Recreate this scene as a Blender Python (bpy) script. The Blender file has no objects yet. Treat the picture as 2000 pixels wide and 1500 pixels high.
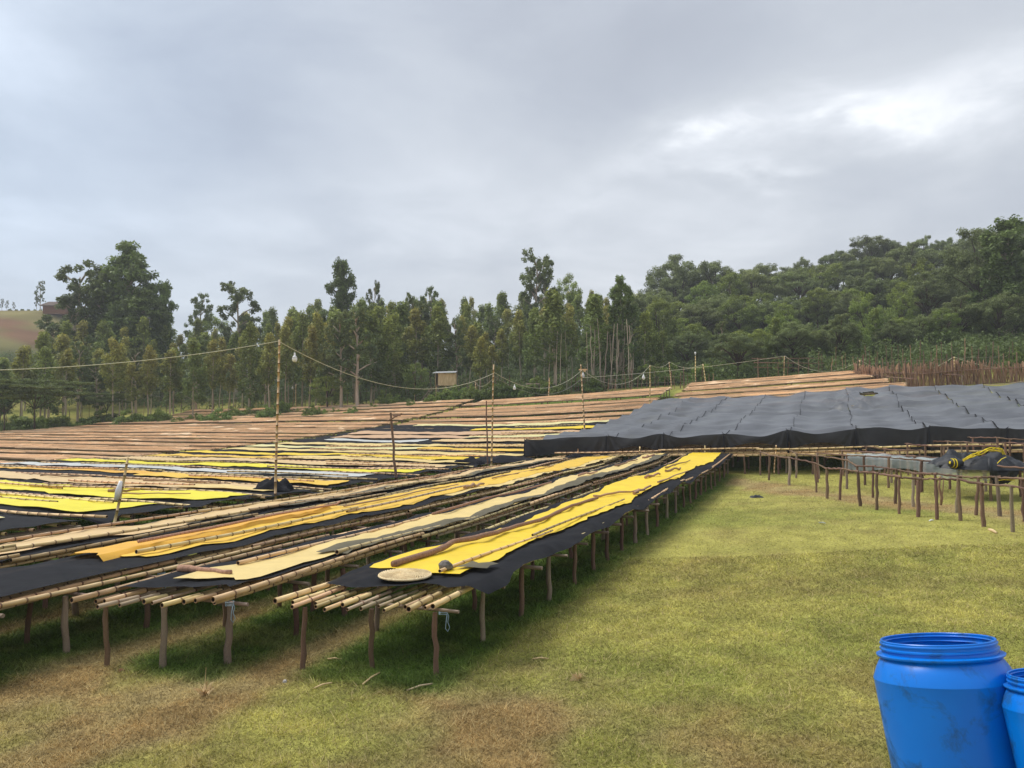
import bpy, math, random
import numpy as np
from mathutils import Vector, Matrix, Quaternion
random.seed(7); rng = np.random.default_rng(7)
scene = bpy.context.scene
COL = scene.collection
R = math.radians
PI = math.pi

# ------------------------------------------------------------------ camera
F = 1480.0; PITCH = math.atan(60/1480.0); HC = 3.3
cam_d = bpy.data.cameras.new('camera'); cam = bpy.data.objects.new('camera', cam_d)
COL.objects.link(cam); scene.camera = cam
cam.location = (0, 0, HC); cam.rotation_euler = (PI/2 + PITCH, 0, 0)
cam_d.sensor_width = 36; cam_d.lens = 36*F/2000; cam_d.clip_end = 5000; cam_d.clip_start = .1

# ------------------------------------------------------------------ world, sun, exposure
SUN_EL, SUN_AZ = 56, -62         # azimuth: degrees from the view direction (+Y), negative = to the left
world = bpy.data.worlds.new('World'); scene.world = world; world.use_nodes = True
def build_world():
    nt = world.node_tree; nt.nodes.clear(); N = nt.nodes.new; L = nt.links.new
    out = N('ShaderNodeOutputWorld'); bg = N('ShaderNodeBackground'); L(bg.outputs[0], out.inputs[0])
    sky = N('ShaderNodeTexSky'); sky.sky_type = 'NISHITA'; sky.sun_disc = False
    sky.sun_elevation = R(SUN_EL); sky.sun_rotation = R(SUN_AZ)
    tc = N('ShaderNodeTexCoord'); sep = N('ShaderNodeSeparateXYZ'); L(tc.outputs['Generated'], sep.inputs[0])
    def M(op, a, b=None, c=None, clamp=False):
        m = N('ShaderNodeMath'); m.operation = op; m.use_clamp = clamp
        for i, v in enumerate((a, b, c)):
            if v is None: continue
            if isinstance(v, (int, float)): m.inputs[i].default_value = v
            else: L(v, m.inputs[i])
        return m.outputs[0]
    X, Y, Z = sep.outputs
    az = M('ARCTAN2', X, Y)                       # radians, 0 straight ahead
    zc = M('MAXIMUM', Z, 0.0)
    el = M('ARCSINE', zc)
    den = M('ADD', zc, 0.16)
    px = M('DIVIDE', X, den); py = M('DIVIDE', Y, den)
    cb = N('ShaderNodeCombineXYZ'); L(px, cb.inputs[0]); L(py, cb.inputs[1])
    def noise(scale, det, rough, vec, dist=0.0, off=(0, 0, 0)):
        mp = N('ShaderNodeMapping'); mp.inputs['Location'].default_value = off; L(vec, mp.inputs[0])
        n = N('ShaderNodeTexNoise'); n.inputs['Scale'].default_value = scale; n.inputs['Detail'].default_value = det
        n.inputs['Roughness'].default_value = rough; n.inputs['Distortion'].default_value = dist
        L(mp.outputs[0], n.inputs['Vector']); return n.outputs['Fac']
    n1 = noise(.75, 6, .52, cb.outputs[0], .35, (3.1, 1.7, 0))
    n2 = noise(2.1, 8, .56, cb.outputs[0], .3, (1.3, 5.2, 0))
    n3 = noise(3.0, 9, .58, cb.outputs[0], .5, (7.7, 2.2, 0))
    # direction wobble so that the cloud edges are ragged
    wob = M('MULTIPLY', M('SUBTRACT', n2, .5), .30)
    azw = M('ADD', az, M('MULTIPLY', M('SUBTRACT', n1, .5), .25)); elw = M('ADD', el, M('MULTIPLY', wob, .5))
    def blob(a0, e0, wa, we, rot=0.0):            # soft cloud mass centred on azimuth a0, elevation e0 (degrees)
        da = M('SUBTRACT', azw, R(a0)); de = M('SUBTRACT', elw, R(e0))
        c, s = math.cos(R(rot)), math.sin(R(rot))
        u = M('DIVIDE', M('ADD', M('MULTIPLY', da, c), M('MULTIPLY', de, s)), R(wa))
        v = M('DIVIDE', M('SUBTRACT', M('MULTIPLY', de, c), M('MULTIPLY', da, s)), R(we))
        q = M('ADD', M('MULTIPLY', u, u), M('MULTIPLY', v, v))
        return M('POWER', 2.718, M('MULTIPLY', q, -1.0))
    def g(a0, e0, wa, we, amp, rot=0.0): return M('MULTIPLY', blob(a0, e0, wa, we, rot), amp)
    def rag(x): 
        mr = N('ShaderNodeMapRange'); mr.interpolation_type = 'SMOOTHSTEP'; mr.inputs['From Min'].default_value = .30; mr.inputs['From Max'].default_value = .70
        mr.inputs['To Min'].default_value = .35; mr.inputs['To Max'].default_value = 1.35; L(n3, mr.inputs[0]); return M('MULTIPLY', x, mr.outputs[0])
    t = M('MULTIPLY_ADD', M('SUBTRACT', n1, .5), .44, .49)
    t = M('ADD', t, M('MULTIPLY', M('SUBTRACT', n2, .5), .62))
    for a in SKY_BLOBS_SOFT: t = M('ADD', t, g(*a))
    for a in SKY_BLOBS_BRIGHT: t = M('ADD', t, rag(g(*a)))
    cr = N('ShaderNodeValToRGB'); L(t, cr.inputs[0])
    el_ = cr.color_ramp.elements
    el_[0].position = .10; el_[0].color = (.32, .345, .40, 1)
    el_[1].position = 1.0; el_[1].color = (.93, .95, .97, 1)
    e = el_.new(.36); e.color = (.43, .46, .515, 1)
    e = el_.new(.56); e.color = (.53, .56, .605, 1)
    e = el_.new(.74); e.color = (.66, .69, .735, 1)
    # low haze band: paler and warmer near the horizon
    hz = M('SUBTRACT', 1.0, M('DIVIDE', el, R(13)), clamp=True)
    mixh = N('ShaderNodeMixRGB'); mixh.inputs[2].default_value = (.60, .605, .615, 1)
    L(M('MULTIPLY', hz, .65), mixh.inputs[0]); L(cr.outputs[0], mixh.inputs[1])
    # blue tint on the left of the sky, greyer right
    tint = N('ShaderNodeMixRGB'); tint.blend_type = 'MULTIPLY'; tint.inputs[2].default_value = (.88, .98, 1.10, 1)
    L(M('MULTIPLY', blob(-36, 14, 22, 30), .8), tint.inputs[0]); L(mixh.outputs[0], tint.inputs[1])
    # overcast luminance rises towards the zenith
    zen = M('MULTIPLY_ADD', M('MAXIMUM', M('SUBTRACT', zc, .45), 0.0), .7, 1.0)
    vm = N('ShaderNodeVectorMath'); vm.operation = 'SCALE'; L(tint.outputs[0], vm.inputs[0]); L(M('MULTIPLY', zen, CLOUD_GAIN), vm.inputs['Scale'])
    mix = N('ShaderNodeMixRGB'); mix.inputs[0].default_value = .94
    L(sky.outputs[0], mix.inputs[1]); L(vm.outputs[0], mix.inputs[2])
    L(mix.outputs[0], bg.inputs[0]); bg.inputs[1].default_value = .1
EXPOSURE = 1.08
BARREL_TILT = (-.18, -.06)
CLOUD_GAIN = 12.9/(2**EXPOSURE)
#                     az   el   w_az  w_el amp rot
SKY_BLOBS_SOFT = [(-36, 26, 11, 9, .22, 0), (-24, 21, 12, 7, -.13, -10), (6, 28, 17, 5.5, -.17, -6), (-9, 16, 9, 4, .10, 0), (4, 9, 22, 6, .08, 0),
                  (10, 13.5, 13, 5, .13, 10), (27, 28, 12, 3.5, -.06, 0), (24, 17.4, 6, 1.6, -.10, 4), (32, 14, 9, 3.0, -.07, 0), (-33, 9, 12, 5, .05, 0)]
SKY_BLOBS_BRIGHT = [(25.0, 21.2, 4.6, 1.3, .34, -2), (33.5, 20.8, 6, 1.8, .18, 12), (15.0, 20.4, 5.5, 1.1, .34, 8), (17.5, 17.6, 4.0, .9, .26, 2), (10, 18.0, 7, 1.5, .15, 16), (22, 20.6, 14, 2.6, .08, 2)]
build_world()
sun_d = bpy.data.lights.new('sun', 'SUN'); sun = bpy.data.objects.new('sun', sun_d); COL.objects.link(sun)
sun_d.energy = 1.5; sun_d.angle = R(24); sun_d.color = (1.0, .965, .90)
sd = Vector((math.sin(R(SUN_AZ))*math.cos(R(SUN_EL)), math.cos(R(SUN_AZ))*math.cos(R(SUN_EL)), math.sin(R(SUN_EL))))
sun.rotation_euler = (-sd).to_track_quat('-Z', 'Y').to_euler()
vs = scene.view_settings; vs.view_transform = 'Standard'; vs.look = 'None'; vs.gamma = 1; vs.exposure = EXPOSURE; vs.use_curve_mapping = False
scene.render.engine = 'CYCLES'
scene.cycles.max_bounces = 6; scene.cycles.transparent_max_bounces = 12

# ------------------------------------------------------------------ site grid and terrain
# d = direction of the four near tables, r = direction of the rows of the big field
DX, DY = .39073, .92050
def wxy(s, t): return (DX*s + DY*t, DY*s - DX*t)
def st(x, y): return (DX*x + DY*y, DY*x - DX*y)
def sstep(a, b, v): q = np.clip((v-a)/(b-a), 0, 1); return q*q*(3-2*q)
U_T = np.array([-.9, -.55, -.35, -.05, .15, .27, .45, .65, .9])
HILL = np.array([9., 9., 8., 13., 14., 15., 20., 24., 26.])
def gz(x, y):
    x = np.asarray(x, float); y = np.asarray(y, float)
    s = DX*x + DY*y; t = DY*x - DX*y
    q = .002*np.clip(s-30, 0, 48)**2 + .19*20*(1-np.exp(-np.clip(s-78, 0, None)/20))
    k = 1 + .0072*(np.clip(t, -95, 45)+26)
    z = q*k + .035*np.log1p(np.exp(np.clip(x, -40, 40)/1.5))*1.5
    u = x/np.maximum(y, 20)
    hill = np.interp(u, U_T, HILL)*sstep(92, 190, y + 18*np.clip(u, 0, 1))
    z = z + hill
    z = z + 22.5*np.exp(-((y-240)/60)**2)*(1-sstep(-140, -98, x))
    z = z + .035*np.sin(x*.31+1.3)*np.sin(y*.27) + .02*np.sin(x*.9+y*.7)
    bank = 1-sstep(3.55, 5.0, y)
    z = z*(1-bank) + 1.5*bank
    return z
def g1(x, y): return float(gz(x, y))
cp, sp = math.cos(PITCH), math.sin(PITCH)
def ray(px, py):
    u = (px-1000)/F; v = (750-py)/F
    return Vector((u, cp - v*sp, sp + v*cp))
def at(px, py, Y):
    d = ray(px, py); return Vector((0, 0, HC)) + d*(Y/d.y)
def hit(px, py, h=0.0, y0=4.9, y1=400):
    d = ray(px, py); d = d/d.y; Y = y0
    while Y < y1:
        if HC + d.z*Y <= g1(d.x*Y, Y) + h: break
        Y += .05 if Y < 60 else .25
    return Vector((d.x*Y, Y, HC + d.z*Y))
def proj(p):
    x, y, z = p[0], p[1], p[2]-HC
    f = y*cp + z*sp; w = -y*sp + z*cp
    return (1000 + F*x/f, 750 - F*w/f)

# value noise in numpy
_tab = rng.random((256, 256))
def vnoise(x, y, f):
    x = np.asarray(x)*f; y = np.asarray(y)*f
    xi = np.floor(x).astype(int); yi = np.floor(y).astype(int); fx = x-xi; fy = y-yi
    fx = fx*fx*(3-2*fx); fy = fy*fy*(3-2*fy)
    a = _tab[xi & 255, yi & 255]; b = _tab[(xi+1) & 255, yi & 255]; c = _tab[xi & 255, (yi+1) & 255]; d = _tab[(xi+1) & 255, (yi+1) & 255]
    return (a*(1-fx)+b*fx)*(1-fy) + (c*(1-fx)+d*fx)*fy
def fbm(x, y, f, o=4):
    v = 0; a = .5; n = 0
    for i in range(o): v = v + a*vnoise(x+17*i, y-9*i, f*2**i); n += a; a *= .55
    return v/n

# ------------------------------------------------------------------ materials
MATS = {}
def mat(name, col, rough=.7, spec=.3, var=None, scale=5, stretch=(1, 1, 1), bump=0, bscale=40, attr=None, alpha=None, objvar=0, trans=0, metallic=0, detail=4, coord='Object', sheen=0):
    m = bpy.data.materials.new(name); m.use_nodes = True; nt = m.node_tree; N = nt.nodes.new; L = nt.links.new
    b = nt.nodes['Principled BSDF']; b.inputs['Roughness'].default_value = rough; b.inputs['Specular IOR Level'].default_value = spec
    b.inputs['Metallic'].default_value = metallic
    tc = N('ShaderNodeTexCoord'); mp = N('ShaderNodeMapping'); mp.inputs['Scale'].default_value = stretch; L(tc.outputs[coord], mp.inputs[0])
    src = None
    if attr:
        a = N('ShaderNodeAttribute'); a.attribute_name = attr; src = a.outputs['Color']
    if var is not None:
        n = N('ShaderNodeTexNoise'); n.inputs['Scale'].default_value = scale; n.inputs['Detail'].default_value = detail; n.inputs['Roughness'].default_value = .6
        L(mp.outputs[0], n.inputs['Vector'])
        cr = N('ShaderNodeValToRGB'); cr.color_ramp.elements[0].position = .32; cr.color_ramp.elements[1].position = .68
        cr.color_ramp.elements[0].color = (*col, 1); cr.color_ramp.elements[1].color = (*var, 1); L(n.outputs['Fac'], cr.inputs[0])
        if src is not None:
            mx = N('ShaderNodeMixRGB'); mx.blend_type = 'MULTIPLY'; mx.inputs[0].default_value = 1; L(src, mx.inputs[1]); L(cr.outputs[0], mx.inputs[2]); src = mx.outputs[0]
        else: src = cr.outputs[0]
    if objvar:
        oi = N('ShaderNodeObjectInfo'); hs = N('ShaderNodeHueSaturation')
        mr = N('ShaderNodeMapRange'); mr.inputs['To Min'].default_value = 1-objvar; mr.inputs['To Max'].default_value = 1+objvar; L(oi.outputs['Random'], mr.inputs[0])
        L(mr.outputs[0], hs.inputs['Value'])
        mt = N('ShaderNodeMath'); mt.operation = 'MULTIPLY'; mt.inputs[1].default_value = 7.31; L(oi.outputs['Random'], mt.inputs[0])
        fr = N('ShaderNodeMath'); fr.operation = 'FRACT'; L(mt.outputs[0], fr.inputs[0])
        m2 = N('ShaderNodeMapRange'); m2.inputs['To Min'].default_value = .5-objvar*.06; m2.inputs['To Max'].default_value = .5+objvar*.06; L(fr.outputs[0], m2.inputs[0]); L(m2.outputs[0], hs.inputs['Hue'])
        if src is not None: L(src, hs.inputs['Color'])
        else: hs.inputs['Color'].default_value = (*col, 1)
        src = hs.outputs[0]
    if src is not None: L(src, b.inputs['Base Color'])
    else: b.inputs['Base Color'].default_value = (*col, 1)
    if bump:
        n = N('ShaderNodeTexNoise'); n.inputs['Scale'].default_value = bscale; n.inputs['Detail'].default_value = 5; L(mp.outputs[0], n.inputs['Vector'])
        bp = N('ShaderNodeBump'); bp.inputs['Strength'].default_value = bump; bp.inputs['Distance'].default_value = .02; L(n.outputs['Fac'], bp.inputs['Height']); L(bp.outputs[0], b.inputs['Normal'])
    if alpha is not None: b.inputs['Alpha'].default_value = alpha
    if sheen: b.inputs['Sheen Weight'].default_value = sheen
    if trans:
        out = nt.nodes['Material Output']; tr = N('ShaderNodeBsdfTranslucent'); ad = N('ShaderNodeMixShader'); ad.inputs[0].default_value = trans
        if src is not None: L(src, tr.inputs[0])
        else: tr.inputs[0].default_value = (*col, 1)
        L(b.outputs[0], ad.inputs[1]); L(tr.outputs[0], ad.inputs[2]); L(ad.outputs[0], out.inputs[0])
    MATS[name] = m; return m
mat('bamboo', (.74, .55, .29), .45, .35, var=(.58, .38, .17), scale=3, stretch=(8, 8, .8), objvar=.36, bump=.15)
mat('bamboo_node', (.13, .07, .04), .8, var=(.26, .16, .09), scale=2, objvar=.4)
mat('bamboo_grey', (.36, .29, .21), .7, .2, var=(.54, .41, .25), scale=4, stretch=(6, 6, .6), objvar=.2)
mat('bamboo_cut', (.33, .20, .10), .8)
mat('bamboo_hollow', (.02, .012, .008), .9)
mat('wood', (.26, .165, .115), .85, .15, var=(.13, .08, .058), scale=6, stretch=(4, 4, .7), bump=.6, bscale=25, objvar=.3)
mat('wood_grey', (.38, .30, .23), .85, .15, var=(.20, .145, .11), scale=5, stretch=(4, 4, .7), bump=.5, bscale=25, objvar=.25)
mat('stick', (.46, .29, .18), .8, .2, var=(.28, .16, .10), scale=6, stretch=(5, 5, .7), bump=.4, objvar=.25)
mat('tan_top', (.92, .70, .47), .8, .1, var=(.76, .54, .34), scale=2.2, stretch=(1, 1, 1), bump=.3, attr='Col')
mat('net_black', (.008, .009, .012), .85, .12, var=(.016, .017, .021), scale=3, bump=.3, bscale=6, alpha=.97)
mat('net_roof', (.018, .021, .028), .38, .75, var=(.060, .067, .082), scale=.55, bump=.3, bscale=3, alpha=.955, sheen=.2)
mat('net_skirt', (.018, .019, .023), .6, .3, var=(.034, .035, .040), scale=1.5, bump=.2, bscale=5, alpha=.93)
mat('net_white', (.55, .62, .64), .5, .4, var=(.42, .48, .50), scale=3, bump=.3, alpha=.42)
mat('net_olive', (.13, .115, .075), .7, .2, var=(.09, .08, .05), scale=3, alpha=.97)
SHEETS = {'gold': (.88, .56, .06), 'yellow': (.90, .64, .03), 'lemon': (.88, .76, .03), 'cream': (.82, .62, .24), 'buff': (.76, .54, .26), 'white': (.62, .63, .60), 'orange': (.86, .47, .05), 'pale': (.80, .72, .34), 'tan': (.66, .42, .24)}
for k, c in SHEETS.items():
    mat('sheet_'+k, c, .5, .35, var=tuple(v*.86 for v in c), scale=2.5, bump=.35, bscale=7, trans=.12)
mat('trunk', (.52, .43, .33), .9, .1, var=(.30, .24, .18), scale=2, stretch=(1, 1, .2), objvar=.2)
mat('trunk_dark', (.12, .09, .065), .9, .1, var=(.07, .05, .04), scale=2, stretch=(1, 1, .2), objvar=.2)
mat('blue_plastic', (.0, .140, .62), .38, .4, var=(.0, .185, .70), scale=2.2, bump=.06, bscale=8)
mat('grass_blade', (1, 1, 1), .7, .15, attr='Col', trans=.25)
mat('dry_brush', (.46, .30, .19), .9, .1, var=(.30, .19, .12), scale=5, stretch=(3, 3, .4), bump=.4, objvar=.15)
mat('tin', (.60, .62, .64), .45, .5, var=(.42, .42, .42), scale=4, metallic=.5)
mat('white_plastic', (.80, .80, .80), .3, .5)
mat('wire', (.62, .58, .42), .5, .3)
mat('wire_dark', (.32, .30, .25), .6, .3)
mat('twine_blue', (.35, .48, .58), .6, .2)
mat('rope_yellow', (.80, .62, .03), .6, .2)
mat('stone', (.20, .18, .16), .9, .2, var=(.12, .11, .10), scale=20, bump=.5)
mat('rust', (.20, .125, .095), .8, .2, var=(.30, .21, .17), scale=4)
mat('hut_wall', (.80, .62, .36), .8, .15, var=(.55, .38, .20), scale=3, stretch=(3, 3, .5))
mat('block', (.62, .60, .55), .9, .1, var=(.26, .24, .21), scale=5)
mat('mud', (.24, .12, .07), .9, .1, var=(.17, .08, .05), scale=3)
mat('weave', (.86, .72, .45), .8, .2, var=(.60, .45, .25), scale=22)
mat('weave_dark', (.26, .18, .09), .9, .1)
mat('label_paper', (.55, .52, .50), .7, .2, var=(.35, .33, .31), scale=40)
mat('label_ink', (.10, .12, .18), .7)
mat('roof_thatch', (.13, .09, .07), .9, var=(.08, .055, .045), scale=3)

def leaf_mat(name, a, b_, tr=.3):
    m = mat(name, (1, 1, 1), .6, .25, attr='Col', objvar=.18, trans=tr, var=None)
    return m
leaf_mat('leaf', None, None)
# stained blue plastic: dull scuffs with a shape of their own
def stain_blue():
    m = MATS['blue_plastic']; nt = m.node_tree; N = nt.nodes.new; L = nt.links.new; b = nt.nodes['Principled BSDF']
    src = b.inputs['Base Color'].links[0].from_socket
    tc = N('ShaderNodeTexCoord'); n = N('ShaderNodeTexNoise'); n.inputs['Scale'].default_value = 7; n.inputs['Detail'].default_value = 8; n.inputs['Roughness'].default_value = .68; n.inputs['Distortion'].default_value = .5
    L(tc.outputs['Object'], n.inputs['Vector']); cr = N('ShaderNodeValToRGB'); cr.color_ramp.elements[0].position = .50; cr.color_ramp.elements[1].position = .66
    L(n.outputs['Fac'], cr.inputs[0]); mx = N('ShaderNodeMixRGB'); mx.inputs[2].default_value = (.012, .055, .12, 1); L(src, mx.inputs[1])
    mm = N('ShaderNodeMath'); mm.operation = 'MULTIPLY'; mm.inputs[1].default_value = .8; L(cr.outputs[0], mm.inputs[0]); L(mm.outputs[0], mx.inputs[0])
    L(mx.outputs[0], b.inputs['Base Color'])
    mr = N('ShaderNodeMapRange'); mr.inputs['To Min'].default_value = .30; mr.inputs['To Max'].default_value = .6; L(cr.outputs[0], mr.inputs[0]); L(mr.outputs[0], b.inputs['Roughness'])
stain_blue()
# woven shade net: fine mesh holes show as a weave in the alpha at close range
# ------------------------------------------------------------------ object helpers
def tag(o, label=None, cat=None, group=None, kind=None):
    if label: o['label'] = label
    if cat: o['category'] = cat
    if group: o['group'] = group
    if kind: o['kind'] = kind
    return o
def empty(name, loc, label, cat, group=None):
    o = bpy.data.objects.new(name, None); o.location = loc; COL.objects.link(o); o.empty_display_size = .2
    return tag(o, label, cat, group)
def mesh_np(name, V, Fc, mats, col=None, smooth=False, mi=None):
    me = bpy.data.meshes.new(name); V = np.asarray(V, dtype=np.float32)
    if isinstance(Fc, np.ndarray):
        nf, k = Fc.shape; me.vertices.add(len(V)); me.vertices.foreach_set('co', V.ravel())
        me.loops.add(nf*k); me.loops.foreach_set('vertex_index', Fc.astype(np.int32).ravel())
        me.polygons.add(nf); me.polygons.foreach_set('loop_start', np.arange(0, nf*k, k, dtype=np.int32)); me.polygons.foreach_set('loop_total', np.full(nf, k, dtype=np.int32))
        me.update(calc_edges=True)
    else: me.from_pydata([tuple(map(float, v)) for v in V], [], Fc)
    for m in (mats if isinstance(mats, (list, tuple)) else [mats]): me.materials.append(MATS[m] if isinstance(m, str) else m)
    if col is not None:
        a = me.color_attributes.new('Col', 'FLOAT_COLOR', 'POINT'); c = np.ones((len(V), 4), dtype=np.float32); c[:, :3] = col; a.data.foreach_set('color', c.ravel())
    if mi is not None: me.polygons.foreach_set('material_index', np.asarray(mi, dtype=np.int32))
    if smooth: me.polygons.foreach_set('use_smooth', np.ones(len(me.polygons), dtype=bool))
    me.validate(); me.update()
    return me
def link(name, me, parent=None, loc=(0, 0, 0)):
    o = bpy.data.objects.new(name, me); COL.objects.link(o); o.location = loc
    if parent: o.parent = parent
    return o
class MB:
    def __init__(s): s.V = []; s.F = []; s.M = []; s.C = []
    def add(s, V, Fs, m=0, c=(1, 1, 1)):
        o = len(s.V); s.V += [tuple(v) for v in V]; s.F += [tuple(i+o for i in f) for f in Fs]; s.M += [m]*len(Fs); s.C += [c]*len(V)
    def box(s, c, d, m=0, rz=0, col=(1, 1, 1)):
        cx, cy, cz = c; x, y, z = d[0]/2, d[1]/2, d[2]/2; ca, sa = math.cos(rz), math.sin(rz)
        V = [(cx+a*x*ca-b*y*sa, cy+a*x*sa+b*y*ca, cz+e*z) for a in (-1, 1) for b in (-1, 1) for e in (-1, 1)]
        s.add(V, [(0, 1, 3, 2), (4, 6, 7, 5), (0, 4, 5, 1), (2, 3, 7, 6), (0, 2, 6, 4), (1, 5, 7, 3)], m, col)
    def tube(s, pts, rads, n=6, m=0, cap=True, mcap=None, col=(1, 1, 1)):
        pts = [Vector(p) for p in pts]; V = []; Fs = []
        for i, p in enumerate(pts):
            d = (pts[min(i+1, len(pts)-1)] - pts[max(i-1, 0)]).normalized()
            u = d.orthogonal().normalized() if i == 0 else (u - d*u.dot(d)).normalized(); v = d.cross(u); r = rads[i] if hasattr(rads, '__len__') else rads
            V += [p + (u*math.cos(2*PI*k/n) + v*math.sin(2*PI*k/n))*r for k in range(n)]
        for i in range(len(pts)-1):
            for k in range(n): Fs.append((i*n+k, i*n+(k+1) % n, (i+1)*n+(k+1) % n, (i+1)*n+k))
        s.add(V, Fs, m, col)
        if cap:
            o = len(s.V)-len(V); s.F += [tuple(o+k for k in range(n))[::-1], tuple(o+(len(pts)-1)*n+k for k in range(n))]; s.M += [m if mcap is None else mcap]*2
    def mesh(s, name, mats, smooth=False, colors=False):
        me = bpy.data.meshes.new(name); me.from_pydata([tuple(map(float, v)) for v in s.V], [], s.F)
        for m in (mats if isinstance(mats, (list, tuple)) else [mats]): me.materials.append(MATS[m])
        me.polygons.foreach_set('material_index', s.M)
        if colors:
            a = me.color_attributes.new('Col', 'FLOAT_COLOR', 'POINT')
            a.data.foreach_set('color', np.array([(*c, 1) for c in s.C], dtype=np.float32).ravel())
        if smooth: me.polygons.foreach_set('use_smooth', [True]*len(s.F))
        me.update(); return me
    def obj(s, name, mats, parent=None, smooth=False, loc=(0, 0, 0), colors=False): return link(name, s.mesh(name, mats, smooth, colors), parent, loc)

# prototypes along +Z, unit length for wood, real length for bamboo
def bamboo_mesh(L, r, seed, body='bamboo', nsp=.34, sides=8, bend=.03):
    rd = random.Random(seed); mb = MB(); V = []; Fs = []; Ms = []
    zs = []; z = 0
    while z < L:
        zs.append(z); z += nsp*rd.uniform(.8, 1.2)
    zs.append(L); prof = []
    for i, z in enumerate(zs):
        if i in (0, len(zs)-1): prof.append((z, 1.0, 0)); continue
        prof += [(z-.012, .99, 0), (z-.011, 1.10, 1), (z+.011, 1.10, 1), (z+.012, .97, 0)]
    ph = rd.uniform(0, 6); n = sides
    for (z, k, f) in prof:
        tp = 1-.25*z/L; bx = bend*math.sin(z/L*PI*1.3+ph)-bend*math.sin(ph); by = bend*math.cos(z/L*PI+ph)-bend*math.cos(ph)
        V += [(bx+math.cos(2*PI*a/n)*r*k*tp, by+math.sin(2*PI*a/n)*r*k*tp, z) for a in range(n)]
    for i in range(len(prof)-1):
        dark = 1 if (prof[i][2] or prof[i+1][2]) else 0
        for a in range(n): Fs.append((i*n+a, i*n+(a+1) % n, (i+1)*n+(a+1) % n, (i+1)*n+a)); Ms.append(dark)
    mb.add(V, Fs); mb.M = Ms
    # open ends: cut wall ring and dark hollow
    for (base, zz, sg) in ((0, 0, 1), ((len(prof)-1)*n, L, -1)):
        o = len(mb.V); c = [V[base+a] for a in range(n)]; mx = sum(v[0] for v in c)/n; my = sum(v[1] for v in c)/n
        mb.V += [(mx+(v[0]-mx)*.72, my+(v[1]-my)*.72, zz) for v in c] + [(mx+(v[0]-mx)*.68, my+(v[1]-my)*.68, zz+sg*.06) for v in c]; mb.C += [(1, 1, 1)]*(2*n)
        for a in range(n):
            b = (a+1) % n
            mb.F.append((base+a, base+b, o+b, o+a)); mb.M.append(2); mb.F.append((o+a, o+b, o+n+b, o+n+a)); mb.M.append(3)
        mb.F.append(tuple(o+n+a for a in range(n))); mb.M.append(3)
    return mb.mesh('bamboo_pole', [body, 'bamboo_node', 'bamboo_cut', 'bamboo_hollow'], smooth=True)
def stick_mesh(seed, m='wood', kinks=7, wob=.35, sides=7, taper=.15):
    rd = random.Random(seed); mb = MB(); pts = []; rs = []
    for i in range(kinks):
        f = i/(kinks-1); e = 0 if i in (0, kinks-1) else 1
        pts.append((rd.uniform(-wob, wob)*e, rd.uniform(-wob, wob)*e, f)); rs.append((1-taper*f)*rd.uniform(.88, 1.13))
    V = [(p[0]+r*math.cos(2*PI*k/sides), p[1]+r*math.sin(2*PI*k/sides), p[2]) for p, r in zip(pts, rs) for k in range(sides)]; n = sides
    Fs = [(i*n+k, i*n+(k+1) % n, (i+1)*n+(k+1) % n, (i+1)*n+k) for i in range(kinks-1) for k in range(n)] + [tuple(range(n))[::-1], tuple((kinks-1)*n+k for k in range(n))]
    mb.add(V, Fs); me = mb.mesh('stick', m, smooth=True)
    me.polygons[len(Fs)-1].use_smooth = False; me.polygons[len(Fs)-2].use_smooth = False; return me
BAMBOO = {}
for L in (3.0, 4.5, 6.0):
    BAMBOO[L] = [bamboo_mesh(L, .041, 10*int(L)+i) for i in range(4)] + [bamboo_mesh(L, .036, 99+10*int(L), 'bamboo_grey')]
LEGS = [stick_mesh(i, 'wood') for i in range(5)] + [stick_mesh(20+i, 'wood_grey') for i in range(2)]
BARS = [stick_mesh(40+i, 'wood_grey', wob=.25) for i in range(4)]
RAILS = [stick_mesh(60+i, 'wood', kinks=9, wob=.55, taper=.3) for i in range(5)]
STICKS = [stick_mesh(80+i, 'stick', kinks=8, wob=.8, taper=.35) for i in range(5)]
Z3 = Vector((0, 0, 1))
def place(o, a, b, sx, length=None, roll=None, root=(0, 0, 0)):
    a = Vector(a); b = Vector(b); d = b-a; L = d.length
    q = Z3.rotation_difference(d.normalized()) @ Quaternion(Z3, random.uniform(0, 6.28) if roll is None else roll)
    o.rotation_mode = 'QUATERNION'; o.rotation_quaternion = q; o.location = a - Vector(root); o.scale = (sx, sx, L/(length or 1.0))
def stick(name, meshes, a, b, r, parent=None, root=(0, 0, 0)):
    o = link(name, random.choice(meshes), parent); place(o, a, b, r, root=root); return o
def bamboo(a, b, parent=None, root=(0, 0, 0), name='bamboo_pole', k=1.0, grey=False, idx=None):
    L = (Vector(b)-Vector(a)).length; key = min(BAMBOO, key=lambda q: abs(q-L))
    me = BAMBOO[key][4] if grey else BAMBOO[key][random.randrange(4) if idx is None else idx]
    o = link(name, me, parent); place(o, a, b, k, length=key, root=root); return o
def unit_tube(name, pts, r, m, parent=None, n=5, root=(0, 0, 0)):
    mb = MB(); mb.tube([Vector(p)-Vector(root) for p in pts], r, n); return mb.obj(name, m, parent, smooth=True, loc=tuple(root) if parent is None else (0, 0, 0))

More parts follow.
